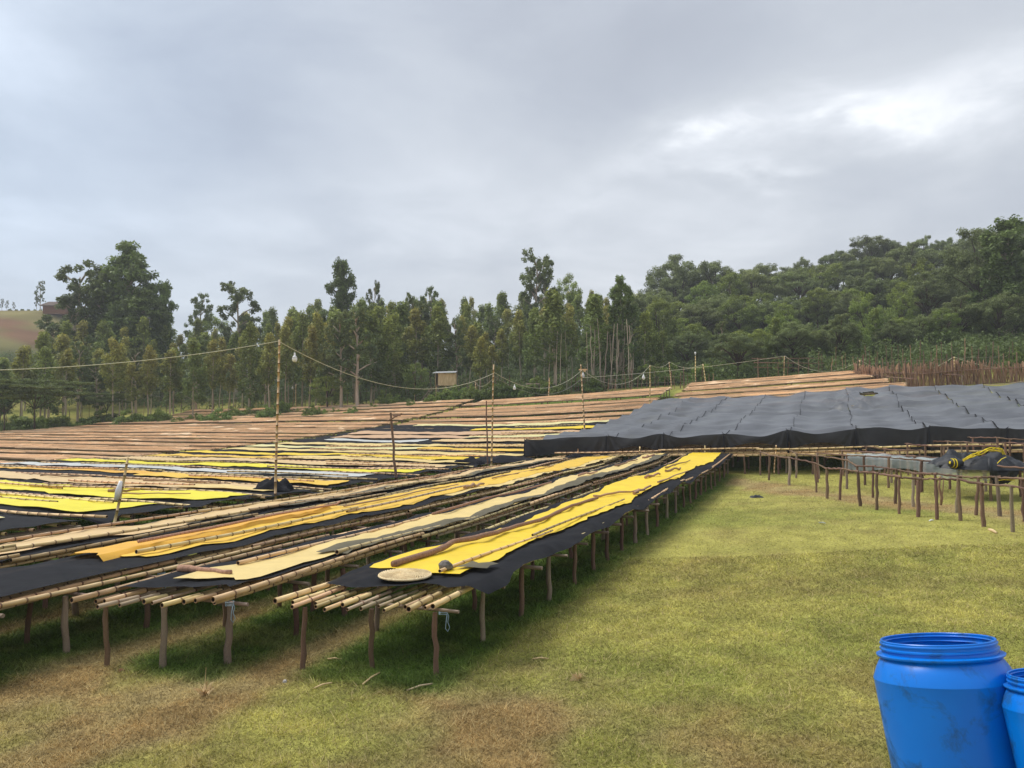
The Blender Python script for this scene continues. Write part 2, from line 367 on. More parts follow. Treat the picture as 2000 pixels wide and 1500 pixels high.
# ------------------------------------------------------------------ ground sheet
TABLES_A = [(-6.55, -4.55, 8.5, 37.2), (-8.9, -7.35, 7.8, 37.0), (-11.6, -9.7, -.6, 36.9), (-13.7, -12.2, -3.0, 36.6)]   # t0, t1, s0, s1
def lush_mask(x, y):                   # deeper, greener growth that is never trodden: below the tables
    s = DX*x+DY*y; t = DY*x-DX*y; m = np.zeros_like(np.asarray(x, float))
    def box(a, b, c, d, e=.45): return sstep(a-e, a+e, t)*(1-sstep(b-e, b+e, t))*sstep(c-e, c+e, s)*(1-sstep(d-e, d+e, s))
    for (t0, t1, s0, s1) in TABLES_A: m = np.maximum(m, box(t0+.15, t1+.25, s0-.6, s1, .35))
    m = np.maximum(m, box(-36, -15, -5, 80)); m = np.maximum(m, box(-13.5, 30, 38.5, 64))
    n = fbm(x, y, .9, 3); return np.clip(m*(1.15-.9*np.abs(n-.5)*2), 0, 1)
def ground_col(x, y):
    x = np.asarray(x, float); y = np.asarray(y, float)
    n1 = fbm(x, y, .22, 4); n2 = fbm(x+40, y+13, .9, 4); n3 = fbm(x-20, y+71, .45, 4); n4 = fbm(x+9, y-31, 3.0, 2)
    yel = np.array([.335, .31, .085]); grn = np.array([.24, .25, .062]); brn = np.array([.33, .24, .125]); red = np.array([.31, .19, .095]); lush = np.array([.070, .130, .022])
    a = sstep(.38, .62, n1*.5+n2*.5)[..., None]; c = yel*(1-a)+grn*a
    # worn browner ground: foreground left, aisles between tables, a trodden path past the frames on the right
    near = (1-sstep(8.5, 12, y + .25*x))*(1-sstep(-1, 6, x))*.75
    s = DX*x+DY*y; t = DY*x-DX*y
    ais = np.zeros_like(x)
    for tc in (-6.9, -9.25, -11.9): ais = np.maximum(ais, np.exp(-((t-tc)/.5)**2)*(1-sstep(34, 38, s)))
    path = np.exp(-((s - (33.5-1.05*(t+3.5)) )/1.7)**2)*sstep(-7, -3, t)*(1-sstep(9, 14, t))
    w = .85*np.clip(sstep(.46, .76, .45*n3 + .55*n2 + .22*near + .30*ais + .30*path + .08*(n4-.5)), 0, 1)*np.clip(.35+near+ais*.8+path, 0, .9)
    rr = sstep(.45, .65, n2)[..., None]
    bc = brn*(1-rr)+red*rr
    c = c*(1-w[..., None]) + bc*w[..., None]
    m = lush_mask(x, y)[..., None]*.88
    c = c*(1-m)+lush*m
    far = sstep(76, 84, s + .15*t)[..., None]; c = c*(1-far) + np.array([.055, .075, .025])*far
    # ploughed red earth and dry pasture on the far left hill
    hl = np.exp(-((x+185)/60)**2-((y-225)/70)**2)[..., None]; hn = fbm(x, y, .03, 4)[..., None]
    hc = np.where(hn > .5, np.array([.20, .115, .07]), np.array([.22, .19, .08]))
    c = c*(1-sstep(.15, .35, hl)) + hc*sstep(.15, .35, hl)
    return c*(.62+.76*fbm(x, y, 2.6, 4))[..., None]
def build_ground():
    ys = np.concatenate([np.arange(-60, -6, 6), np.arange(-6, 3, 1.), np.arange(3, 14, .16), np.arange(14, 46, .3), np.arange(46, 110, 1.0), np.arange(110, 300, 5), np.geomspace(300, 780, 8)])
    xp = np.concatenate([np.arange(0, 14, .25), np.arange(14, 50, .8), np.arange(50, 140, 4), np.geomspace(140, 700, 12)])
    xs = np.concatenate([-xp[:0:-1], xp]); Xg, Yg = np.meshgrid(xs, ys); X = Xg.ravel(); Y = Yg.ravel()
    V = np.stack([X, Y, gz(X, Y)], 1); nx, ny = len(xs), len(ys)
    i = np.arange(ny-1)[:, None]*nx + np.arange(nx-1)[None]; i = i.ravel(); Fc = np.stack([i, i+1, i+nx+1, i+nx], 1)
    m = mat('ground', (.62, .62, .62), .95, .05, attr='Col', var=(1.25, 1.25, 1.2), scale=16, bump=1.0, bscale=22, detail=8)
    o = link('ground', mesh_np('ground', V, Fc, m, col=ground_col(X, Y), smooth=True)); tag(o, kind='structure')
build_ground()
def build_grass():
    def blades(n, y0, y1, hmin, hmax, w, lay, colk=1.0, straw=False, sel=None, pw=1.0):
        Y = y0*(y1/y0)**(rng.random(n)**pw) if not straw else rng.uniform(y0, y1, n)
        X = rng.uniform(-.86, .86, n)*Y
        if sel is not None:
            k = sel(X, Y); X = X[k]; Y = Y[k]; n = len(X)
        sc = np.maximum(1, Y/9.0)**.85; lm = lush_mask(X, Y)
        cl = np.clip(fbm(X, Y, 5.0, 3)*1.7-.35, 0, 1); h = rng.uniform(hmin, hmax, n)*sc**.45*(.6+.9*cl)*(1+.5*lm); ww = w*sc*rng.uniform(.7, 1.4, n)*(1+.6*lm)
        a = rng.uniform(0, 2*PI, n); b = rng.uniform(0, 2*PI, n); ln = rng.uniform(.1, lay, n)*h*2
        Z = gz(X, Y)-.004
        P0 = np.stack([X-np.cos(a)*ww/2, Y-np.sin(a)*ww/2, Z], 1); P1 = np.stack([X+np.cos(a)*ww/2, Y+np.sin(a)*ww/2, Z], 1)
        P2 = np.stack([X+np.cos(b)*ln, Y+np.sin(b)*ln, Z+h], 1)
        V = np.stack([P0, P1, P2], 1).reshape(-1, 3)
        c = ground_col(X, Y); dry = rng.random(n)[:, None]
        c = np.where(dry > .84, np.array([.46, .37, .18]), c*rng.uniform(.45, 1.8, n)[:, None])*(.62+.80*cl[:, None])*colk
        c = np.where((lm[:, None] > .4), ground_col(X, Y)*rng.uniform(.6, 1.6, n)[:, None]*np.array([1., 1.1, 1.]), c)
        if straw: c = np.tile(np.array([.55, .44, .22]), (n, 1))*rng.uniform(.6, 1.15, n)[:, None]
        return V, np.repeat(c, 3, 0)
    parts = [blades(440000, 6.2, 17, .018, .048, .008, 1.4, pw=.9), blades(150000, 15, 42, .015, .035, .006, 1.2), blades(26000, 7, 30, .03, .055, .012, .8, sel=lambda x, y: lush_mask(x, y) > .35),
             blades(3600, 6.3, 20, .008, .05, .0035, 5.5, straw=True)]
    V = np.concatenate([p[0] for p in parts]); C = np.concatenate([p[1] for p in parts])
    Fc = np.arange(len(V)).reshape(-1, 3)
    o = link('grass', mesh_np('grass', V, Fc, 'grass_blade', col=C)); tag(o, 'short patchy green and straw coloured grass covering the field', 'grass', kind='stuff')
build_grass()
# ------------------------------------------------------------------ drying tables
class Bed:                              # a strip of site: along (a) and across (b), in grid coordinates
    def __init__(s, kind, c0, c1): s.kind = kind; s.c0 = c0; s.c1 = c1
    def p(s, a, b, h):                  # b in 0..1 across
        q = s.c0 + (s.c1-s.c0)*b
        x, y = wxy(a, q) if s.kind == 'd' else wxy(q, a)
        return Vector((x, y, s.gh(a, b, x, y) + h))
    def gh(s, a, b, x, y): return g1(x, y)
def vn(q, k):                          # smooth 1-D noise, -1..1
    i = math.floor(q); f = q-i; f = f*f*(3-2*f); return 2*(_tab[i & 255, (k*37) & 255]*(1-f)+_tab[(i+1) & 255, (k*37) & 255]*f)-1
def top_strip(name, bed, a0, a1, b0, b1, h, m, label=None, cat=None, group=None, da=.25, nb=7, wavy=.05, edge=.03, drop0=0, drop1=0, parent=None, seed=0, ends=.25, crinkle=.012, kind=None, sag=0, col=None, skew=0):
    """cloth or mat lying on a table: b0, b1 numbers or functions of a; drop hangs an edge over the side"""
    rd = random.Random(seed*77+3); ph = [rd.uniform(0, 6) for _ in range(6)]; n = max(3, int((a1-a0)/da)+1); V = []
    bs = int(abs(bed.c0)*10) % 97; c = bed.p((a0+a1)/2, .5, 0); hf = h if callable(h) else (lambda a: h)
    for i in range(n):
        f = i/(n-1); a = a0+(a1-a0)*f
        B0 = b0(a) if callable(b0) else b0; B1 = b1(a) if callable(b1) else b1
        w0 = edge*(1.3*vn(a*.55+ph[0]*9, seed)+1.2*vn(a*1.7+ph[1]*9, seed+3)+.7*vn(a*4.3+ph[5]*5, seed+5)); w1 = edge*(1.3*vn(a*.5+ph[2]*9, seed+7)+1.2*vn(a*1.9+ph[3]*9, seed+9)+.8*vn(a*4.9+ph[4]*5, seed+11))
        for j in range(nb):
            g = j/(nb-1); bb = (B0+w0)*(1-g)+(B1+w1)*g; ae = a - skew*(1-g)*max(0, 1-(a-a0)/2.0)
            if i == 0: ae = ae-ends*rd.uniform(-.5, .5)*1
            if i == n-1: ae = ae+ends*rd.uniform(-.5, .5)
            z = hf(a) + .03*(vn(a*1.1+bb*1.3, bs)+.6*vn(a*2.9-bb*2.1, bs+4)) + (wavy*.12+crinkle*.5)*abs(vn(a*4.5+g*5, seed+19)) + crinkle*.5*abs(vn(a*11-g*9, seed+23))
            z -= sag*4*g*(1-g)
            if j == 0: z -= drop0*(1+.5*math.sin(a*2.1+ph[4]))
            if j == nb-1: z -= drop1*(1+.5*math.sin(a*1.9+ph[5]))
            V.append(bed.p(ae, bb, z)-c)
    Fs = [(i*nb+j, i*nb+j+1, (i+1)*nb+j+1, (i+1)*nb+j) for i in range(n-1) for j in range(nb-1)]
    me = bpy.data.meshes.new(name); me.from_pydata([tuple(v) for v in V], [], Fs); me.materials.append(MATS[m]); me.polygons.foreach_set('use_smooth', [True]*len(Fs))
    if col is not None:
        at_ = me.color_attributes.new('Col', 'FLOAT_COLOR', 'POINT'); at_.data.foreach_set('color', [q for _ in V for q in (*col, 1)])
    me.update()
    if parent: o = link(name, me, parent, tuple(c-parent.location))
    else: o = link(name, me, None, tuple(c)); tag(o, label, cat, group)
    if kind: o['kind'] = kind
    return o
def plain_bed(bed, a0, a1, label, group, n_across=15, H=.82, step=1.3, seg=5.6, mid=True, cat='drying table', ragged=.38, rail=True, slant=0):
    r0 = bed.p((a0+a1)/2, .5, 0); root = empty('drying_table', tuple(r0), label, cat, group); W = abs(bed.c1-bed.c0)
    a = a0+.12; k = 0
    while a < a1:
        for b in ((.06, .5, .94) if (mid and k % 2 == 0) else (.06, .94)):
            aj = a+random.uniform(-.09, .09)-(slant*(1-b) if k == 0 else 0)
            stick('leg', LEGS, bed.p(aj+random.uniform(-.06, .06), b+random.uniform(-.015, .015), -.1), bed.p(aj, b, H-.04), random.uniform(.036, .052), root, r0)
        stick('crossbar', BARS, bed.p(a, -.07-random.uniform(0, .05), H-.02), bed.p(a+random.uniform(-.08, .08), 1.07+random.uniform(0, .05), H-.02), random.uniform(.028, .036), root, r0)
        a += step*random.uniform(.9, 1.1); k += 1
    for i in range(n_across):
        b = .03+.94*i/(n_across-1); a = a0-slant*(1-b)-random.uniform(0, ragged)
        while a < a1-.5:
            e = min(a+seg*random.uniform(.85, 1.12), a1+random.uniform(-.1, .2))
            j = .35/n_across
            bamboo(bed.p(a, b+random.uniform(-j, j), H+.045+random.uniform(-.01, .02)), bed.p(e, b+random.uniform(-j, j), H+.045+random.uniform(-.01, .02)), root, r0, k=random.uniform(.52, .95), grey=random.random() < .22)
            a = e+random.uniform(-.12, .05)
    if rail:
        for b in (-.01, 1.01):
            a = a0-slant*(1-b)-.3
            while a < a1-.5:
                e = min(a+seg*random.uniform(.9, 1.12), a1+.1)
                bamboo(bed.p(a, b, H+.12), bed.p(e, b+random.uniform(-.01, .01), H+.12), root, r0, k=random.uniform(.82, .98)); a = e-.15
    return root, r0
BED_A = [Bed('d', t0, t1) for (t0, t1, s0, s1) in TABLES_A]
GA = 'long bamboo drying tables in the foreground'
lab = ['nearest bamboo drying table on the right, bright yellow sheet and woven mat on top', 'second bamboo drying table from the right, pale yellow sheet and reddish log on top',
       'third bamboo drying table from the right, golden sheet folded back near its left end', 'fourth bamboo drying table from the right, pale buff cloth between bamboo rails']
TA = []
for i, (t0, t1, s0, s1) in enumerate(TABLES_A):
    TA.append(plain_bed(BED_A[i], s0, s1, lab[i], GA, n_across=(14, 11, 14, 9)[i], slant=(.42, .75, 0, 0)[i]))
H1 = .82
def lie(name, pts_or_ab, r, meshes, label, cat, group=None):
    a, b = pts_or_ab; o = link(name, random.choice(meshes)); place(o, a, b, r); tag(o, label, cat, group); return o
NETS = 'black shade nets spread on the drying tables'; SH = 'coloured sheets spread on the drying tables'
B1, B2, B3, B4 = BED_A
# table 1
top_strip('shade_net', B1, 9.05, 37.1, .03, lambda a: 1.08+.10*math.exp(-((a-9.4)/.9)**2), H1+.18, 'net_black', 'black shade net with a loose hanging corner on the nearest table', 'shade net', NETS, nb=11, wavy=.07, edge=.012, drop0=.0, drop1=.09, seed=1, sag=.03, skew=.35)
top_strip('yellow_sheet', B1, 9.5, 37.0, lambda a: .15+.05*math.sin(a*.5), lambda a: .83+.04*math.sin(a*.8), H1+.20, 'sheet_yellow', 'long bright yellow plastic sheet on the nearest table', 'plastic sheet', SH, nb=9, wavy=.07, edge=.02, seed=2, crinkle=.012)
def curvy(name, bed, pts, r, m, label, cat, group=None):
    P = [bed.p(a, b, h) for a, b, h in pts]; c = P[0]; Q = [P[0]]
    for i in range(len(P)-1):
        for k in range(1, 5):
            f = k/4; p = P[i].lerp(P[i+1], f); Q.append(p+Vector((random.uniform(-1, 1), random.uniform(-1, 1), random.uniform(-.3, 1)))*r*.22)
    mb = MB(); n = len(Q); mb.tube([q-c for q in Q], [r*(1-.35*i/n)*random.uniform(.9, 1.1) for i in range(n)], 9)
    return tag(mb.obj(name, m, smooth=True, loc=tuple(c)), label, cat, group)
LG = 'sticks and poles weighing down the sheets'
curvy('branch', B1, [(9.65, .28, H1+.27), (10.8, .34, H1+.28), (11.5, .30, H1+.30), (12.3, .38, H1+.30), (13.6, .36, H1+.28), (15.0, .42, H1+.27), (17.2, .40, H1+.27), (19.0, .44, H1+.27)], .052, 'stick', 'long crooked brown branch lying along the yellow sheet of the nearest table', 'branch', LG)
lie('bamboo_pole', (B1.p(9.45, .72, H1+.26), B1.p(14.1, .74, H1+.27)), .58, [BAMBOO[4.5][0]], 'thin bamboo pole on the yellow sheet beside the woven mat', 'bamboo pole', LG).scale = (.6, .6, 1)
lie('bamboo_pole', (B1.p(13.0, .72, H1+.27), B1.p(18.6, .80, H1+.28)), .6, [BAMBOO[6.0][1]], 'thin bamboo pole further along the near yellow sheet', 'bamboo pole', LG).scale = (.6, .6, 1)
for (a, b, a2, b2, r, l) in ((19.6, .30, 21.0, .72, .035, 'forked dry stick lying across the middle of the near yellow sheet'), (20.4, .75, 22.0, .80, .045, 'short thick stick at the sheet edge midway along the nearest table'),
                             (24.6, .42, 26.1, .50, .05, 'dark short log on the far half of the near yellow sheet'), (27.6, .45, 28.6, .62, .05, 'knotted stick resting across the far part of the near yellow sheet'),
                             (29.0, .30, 33.0, .42, .03, 'slim stick along the back edge of the far yellow sheet'), (23.0, .8, 27.5, .86, .03, 'long thin stick along the front edge of the near yellow sheet')):
    lie('stick', (B1.p(a, b, H1+.26), B1.p(a2, b2, H1+.27)), r, STICKS, l, 'stick', LG)
def woven_mat():
    c = B1.p(9.25, .50, H1+.215); root = empty('woven_mat', tuple(c), 'round woven straw tray cover lying at the front of the nearest table', 'woven mat')
    ax = Vector((DX, DY, 0)); ay = Vector((DY, -DX, 0)); mb = MB(); n = 44
    def P(r, th, z): return ax*(math.cos(th)*r*.36) + ay*(math.sin(th)*r*.36) + Z3*z
    V = []; Fs = []; rings = 14
    for k in range(rings+1):
        r = (k+.02)/rings
        for j in range(n): V.append(P(r*(1+.02*math.sin(j*5)), 2*PI*j/n, .035*(1-r)+.012*(k % 2)+.006*math.sin(j*2.0+k*3)))
    for k in range(rings):
        for j in range(n): Fs.append((k*n+j, k*n+(j+1) % n, (k+1)*n+(j+1) % n, (k+1)*n+j))
    mb.add(V, Fs); mb.obj('woven_disc', 'weave_dark', root)
    mb = MB(); mb.tube([P(1.0, 2*PI*j/n, .012) for j in range(n+1)], .016, 6, cap=False); mb.obj('rim', 'weave', root, smooth=True)
    mb = MB()                          # plaited strands spiralling over the disc
    for k in range(rings):
        for j in range(0, n):
            r0 = (k+.1)/rings; r1 = (k+1.0)/rings; th = 2*PI*(j+.5*(k % 2))/n
            mb.tube([P(r0, th, .046-.035*r0+.006), P((r0+r1)/2, th+.05, .062-.035*r0), P(r1, th+.10, .042-.035*r1+.008)], .011, 4, cap=False)
    o = mb.obj('plaited_strands', 'weave', root); o['kind'] = 'stuff'
woven_mat()
def rock(name, c, r, label, cat, m='stone', group=None, sq=.8):
    mb = MB(); V = []; Fs = []; n = 9; rd = random.Random(int(c[0]*100)); ks = [rd.uniform(.75, 1.2) for _ in range(60)]
    for i in range(6):
        for j in range(n):
            th = PI*i/5; k = ks[(i*n+j) % 60] if 0 < i < 5 else 1
            V.append((r*math.sin(th)*math.cos(2*PI*j/n)*k, r*math.sin(th)*math.sin(2*PI*j/n)*k, r*sq*math.cos(th)*(k*.5+.5)))
    for i in range(5):
        for j in range(n): Fs.append((i*n+j, (i+1)*n+j, (i+1)*n+(j+1) % n, i*n+(j+1) % n))
    mb.add(V, Fs); return tag(mb.obj(name, m, loc=tuple(c)), label, cat, group)
rock('stone', B1.p(9.7, .70, H1+.28), .11, 'grey stone holding down the sheet beside the woven mat', 'stone')
top_strip('net_scrap', B1, 9.75, 10.25, .80, .99, H1+.235, 'net_olive', 'small olive scrap of netting on the near sheet corner', 'net scrap', nb=4, wavy=.03, seed=8)
# table 2
top_strip('shade_net', B2, 8.0, 36.9, -.02, lambda a: .95 if a < 13 else .99, H1+.175, 'net_black', 'black shade net exposed at the front of the second table', 'shade net', NETS, nb=11, wavy=.05, edge=.012, drop0=.04, seed=11, sag=.02, skew=.75)
top_strip('cream_sheet', B2, 8.35, 36.8, lambda a: .30+.06*math.sin(a*.7), lambda a: .88+.05*math.sin(a*.45), H1+.20, 'sheet_cream', 'pale yellow sheet with a wavy edge on the second table', 'plastic sheet', SH, nb=8, wavy=.07, edge=.035, seed=12, crinkle=.010, skew=.35)
top_strip('olive_net', B2, 10.4, 36.0, lambda a: .74+.06*math.sin(a*.45), .99, H1+.23, 'net_olive', 'faded olive net rolled over the front edge of the pale sheet', 'shade net', NETS, nb=6, wavy=.08, edge=.03, seed=13)
curvy('log', B2, [(8.35, .06, H1+.25), (8.4, .30, H1+.25), (8.45, .62, H1+.24)], .055, 'stick', 'thick reddish log lying across the front of the second table', 'log', LG)
lie('bamboo_pole', (B2.p(9.0, .38, H1+.26), B2.p(15.0, .30, H1+.27)), .8, [BAMBOO[6.0][2]], 'bamboo pole along the back edge of the pale sheet near its front', 'bamboo pole', LG).scale = (.8, .8, 1)
curvy('branch', B2, [(15.2, .32, H1+.26), (18, .30, H1+.27), (20.5, .36, H1+.26), (23, .33, H1+.26)], .032, 'stick', 'thin brown branch continuing along the pale sheet of the second table', 'branch', LG)
lie('bamboo_pole', (B2.p(10.3, .93, H1+.25), B2.p(16.2, .94, H1+.25)), .9, [BAMBOO[6.0][0]], 'bamboo pole pressed on the front edge of the olive net', 'bamboo pole', LG).scale = (.95, .95, 1)
for (a, b, a2, b2, r, l) in ((25, .5, 26.8, .58, .04, 'short stick on the far pale sheet of the second table'), (30, .45, 33.5, .5, .04, 'slim stick near the far end of the second table'), (34.6, .5, 35.6, .7, .06, 'knobbly stump piece at the far end of the second table')):
    lie('stick', (B2.p(a, b, H1+.26), B2.p(a2, b2, H1+.27)), r, STICKS, l, 'stick', LG)
# table 3
top_strip('shade_net', B3, -.5, 36.8, -.01, lambda a: .95 if a < 9 else .98, H1+.175, 'net_black', 'black shade net on the third table from the right', 'shade net', NETS, nb=9, wavy=.05, edge=.012, seed=21, drop0=.03)
top_strip('gold_sheet', B3, 8.9, 36.7, lambda a: .08+.03*math.sin(a*.6), lambda a: .78+.04*math.sin(a*.5), H1+.20, 'sheet_gold', 'long golden sheet running the length of the third table', 'plastic sheet', SH, nb=8, wavy=.07, edge=.03, seed=22)
top_strip('folded_sheet', B3, 8.6, 15.0, lambda a: .14, lambda a: .50-.03*(a-9), H1+.26, 'sheet_orange', 'orange end of sheet folded back in a roll on the third table', 'plastic sheet', SH, nb=9, wavy=.10, edge=.03, seed=23, crinkle=.02, drop0=.05, drop1=.08)
curvy('branch', B3, [(9.4, .40, H1+.34), (11, .36, H1+.34), (13, .33, H1+.34), (15.2, .30, H1+.32), (15.5, .24, H1+.36)], .03, 'stick', 'hooked dark branch lying on the folded orange sheet', 'branch', LG)
lie('bamboo_pole', (B3.p(9.0, .62, H1+.26), B3.p(14.7, .68, H1+.26)), .85, [BAMBOO[6.0][3]], 'bamboo pole along the front of the golden sheet on the third table', 'bamboo pole', LG).scale = (.9, .9, 1)
lie('bamboo_pole', (B3.p(14.6, .68, H1+.26), B3.p(20.6, .72, H1+.26)), .85, [BAMBOO[6.0][4]], 'greyish bamboo pole continuing along the golden sheet', 'bamboo pole', LG).scale = (.9, .9, 1)
top_strip('cream_sheet', B3, 19, 36.5, .74, .93, H1+.19, 'sheet_cream', 'narrow cream strip beside the golden sheet on the third table', 'plastic sheet', SH, nb=5, wavy=.06, edge=.04, seed=24)
lie('log', (B3.p(20.4, .74, H1+.27), B3.p(21.9, .70, H1+.27)), .055, STICKS, 'short red brown log on the third table midway along', 'log', LG)
for (a, b, a2, b2, l) in ((15.5, .3, 21.5, .33, 'long thin stick on the golden sheet midway along the third table'), (24, .35, 30, .4, 'long thin stick on the far golden sheet of the third table')):
    lie('stick', (B3.p(a, b, H1+.25), B3.p(a2, b2, H1+.26)), .024, STICKS, l, 'stick', LG)
# table 4
ORD_ = ['first', 'second', 'third', 'fourth', 'fifth']
top_strip('shade_net', B4, -2.8, 36.5, -.05, 1.0, H1+.15, 'net_black', 'black shade net under buff cloth on the fourth table', 'shade net', NETS, nb=9, wavy=.05, edge=.012, seed=31, drop0=.10)
top_strip('buff_sheet', B4, -2.6, 36.2, .16, .78, H1+.19, 'sheet_buff', 'long dusty buff cloth on the fourth table from the right', 'cloth', SH, nb=8, wavy=.07, edge=.05, seed=32)
top_strip('olive_net', B4, 12, 34, lambda a: .62+.12*math.sin(a*.6), .90, H1+.22, 'net_olive', 'faded olive net folded on the far front edge of the fourth table', 'shade net', NETS, nb=6, wavy=.08, edge=.05, seed=33)
for k, (a, b) in enumerate(((2.0, .22), (7.6, .24), (13.2, .2), (18.8, .24), (24.4, .22), (2.4, .80), (8.0, .82), (13.8, .84), (19.6, .82))):
    o = lie('bamboo_pole', (B4.p(a, b, H1+.26), B4.p(a+5.8, b+random.uniform(-.04, .04), H1+.26)), .8, [BAMBOO[6.0][k % 4]], f'bamboo pole on the buff cloth, {ORD_[k % 5]} from the front on the ' + ('far' if k < 5 else 'near')+' side', 'bamboo pole', 'bamboo poles laid along the buff cloth'); o.scale = (.85, .85, 1)
# twine ties at table ends
def tie(p, label):
    mb = MB(); p = Vector(p)
    for k in range(3):
        pts = [Vector((.055*math.cos(a), .055*math.sin(a), .02*k-.02+.006*math.sin(3*a))) for a in np.linspace(0, 2*PI, 12)]; mb.tube(pts, .005, 4, cap=False)
    mb.tube([(.05, 0, 0), (.07, -.01, -.05), (.06, -.03, -.12), (.085, -.02, -.19), (.06, -.03, -.24), (.03, -.03, -.20), (.04, -.04, -.12), (.05, -.02, -.03)], .005, 4)
    tag(mb.obj('twine_tie', 'twine_blue', smooth=True, loc=tuple(p)), label, 'twine')
tie(B1.p(8.7, .95, H1-.08), 'pale blue twine knotted round the front right leg of the nearest table')
tie(B2.p(7.9, .95, H1-.02), 'pale blue twine knotted at the front right corner of the second table')
tie(B3.p(8.9, .97, H1-.02), 'pale blue twine loop under the edge of the third table')
tie(B2.p(21.2, .97, H1-.02), 'twine loop tied midway along the edge of the second table')

# ------------------------------------------------------------------ the big field of rows
def joined_top(parent, bed, a0, a1, b0, b1, h, m, n, seed, seg=5.0, rad=.03, name='bamboo_top', jit=.02, colors=((1, 1, 1),)):
    """many laid canes joined into one part"""
    rd = random.Random(seed); mb = MB(); c = parent.location
    for i in range(n):
        b = b0+(b1-b0)*i/max(1, n-1); a = a0+rd.uniform(-.25, .25)
        while a < a1-.3:
            e = min(a+seg*rd.uniform(.7, 1.2), a1+rd.uniform(-.2, .2)); cc = rd.choice(colors); k = rd.uniform(.8, 1.15)
            p = bed.p(a, b+rd.uniform(-jit, jit), h+rd.uniform(0, .035))-c; q = bed.p(e, b+rd.uniform(-jit, jit), h+rd.uniform(0, .035))-c
            mb.tube([p, q], rad*k, 4, col=tuple(v*k for v in cc), cap=False); a = e+rd.uniform(.0, .1)
    o = mb.obj(name, m, parent, colors=True); o['kind'] = 'stuff'; return o
PITCHB = 2.7
ORD = ['first', 'second', 'third', 'fourth', 'fifth', 'sixth', 'seventh', 'eighth', 'ninth', 'tenth', 'eleventh', 'twelfth', 'thirteenth', 'fourteenth', 'fifteenth', 'sixteenth', 'seventeenth', 'eighteenth', 'nineteenth', 'twentieth', 'twenty-first', 'twenty-second', 'twenty-third', 'twenty-fourth', 'twenty-fifth', 'twenty-sixth']
COLN = {'cream': 'cream', 'lemon': 'bright lemon yellow', 'buff': 'dusty buff', 'gold': 'golden', 'white': 'greyish white', 'yellow': 'yellow', 'pale': 'pale yellow', 'orange': 'orange yellow', 'tan': 'tan'}
# sheets per row: (colour, t0, t1, b0, b1) ; row 0 is nearest
ROWS = {0: [('pale', -36, -16.6, .05, .70)], 1: [('lemon', -36, -15.9, .10, .92)], 2: [('lemon', -36, -15.0, .12, .98)], 3: [('buff', -36, -16.6, .1, .9), ('cream', -19, -15.6, .1, .5)],
        4: [('orange', -36, -15.4, .45, .80), ('gold', -24, -15.0, .1, .72)], 5: [('white', -36, -16, .2, .85)], 6: [('lemon', -36, -15.6, .15, .80)], 7: [('buff', -36, -15.5, .1, .92)],
        8: [('gold', -36, -25, .2, .8), ('cream', -27, -15.6, .1, .9)], 9: [('yellow', -36, -15.6, .12, .75)], 10: [('cream', -36, -15.4, .15, .88)], 11: [('pale', -36, -22, .15, .8), ('gold', -23, -15.8, .15, .8)],
        12: [('cream', -36, -15.5, .1, .75)], 13: [('white', -34, -26, .2, .85), ('buff', -25, -15.4, .1, .9)], 14: [('tan', -35, -24, .05, .95), ('pale', -24, -15.4, .15, .75)],
        15: [('tan', -35.5, -15.5, .05, .95)], 16: [('yellow', -26, -15.5, .1, .65)], 17: [('pale', -33, -16, .3, .9)]}
GB = 'rows of drying tables in the middle field'
def row_bed(i, s_c, t0, t1, label, group, tan, step=2.6, poles=True, near=False, dark=False):
    W_ = .86 if tan == 'tan' else 1.05; bed = Bed('r', s_c-W_, s_c+W_); r0 = bed.p((t0+t1)/2, .5, 0); root = empty('drying_table', tuple(r0), label, 'drying table', group)
    a = t0+.1; H = .82+(random.uniform(-.09, .09) if tan == 'tan' else 0); t0 += random.uniform(-.5, .5)
    while a < t1:
        for b in (.05, .95): stick('leg', LEGS, bed.p(a, b, -.1), bed.p(a+random.uniform(-.06, .06), b, H-.03), .045, root, r0)
        if near: stick('crossbar', BARS, bed.p(a, -.08, H-.02), bed.p(a, 1.08, H-.02), .03, root, r0)
        a += step*random.uniform(.9, 1.1)
    # end leg and crossbar at the aisle
    for b in (.05, .95): stick('leg', LEGS, bed.p(t1-.1, b, -.1), bed.p(t1-.1, b, H-.03), .045, root, r0)
    stick('crossbar', BARS, bed.p(t1-.1, -.08, H-.02), bed.p(t1-.1, 1.08, H-.02), .03, root, r0)
    if tan == 'tan':
        top_strip('cane_mat', bed, t0, t1, .02, .98, H+.10, 'tan_top', parent=root, seed=i, nb=5, da=.8, wavy=.05, edge=.02, col=(.9, .88, .86), crinkle=.02)
        joined_top(root, bed, t0, t1, .02, .98, H+.10, 'tan_top', 17, 500+i, colors=((1, 1, 1), (.9, .87, .84), (1.15, 1.1, 1.02), (.55, .50, .46), (1.05, 1, .95)), rad=.04)
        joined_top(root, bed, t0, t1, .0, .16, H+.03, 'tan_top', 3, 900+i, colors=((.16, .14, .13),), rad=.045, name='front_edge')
    else:
        if poles:
            for b in (0, .25, .5, .75, 1.0):
                a = t0
                while a < t1-.4:
                    e = min(a+random.uniform(5, 6.3), t1+random.uniform(-.1, .25)); hh = H+.06 if 0 < b < 1 else H+.13
                    bamboo(bed.p(a, b+random.uniform(-.01, .01), hh), bed.p(e, b+random.uniform(-.01, .01), hh), root, r0, k=1.05); a = e-.1
        else: joined_top(root, bed, t0, t1, 0, 1, H+.05, 'tan_top', 7, 600+i, colors=((1, .95, .85), (.8, .75, .65)), rad=.04)
    return root, bed
LOOSE = {}
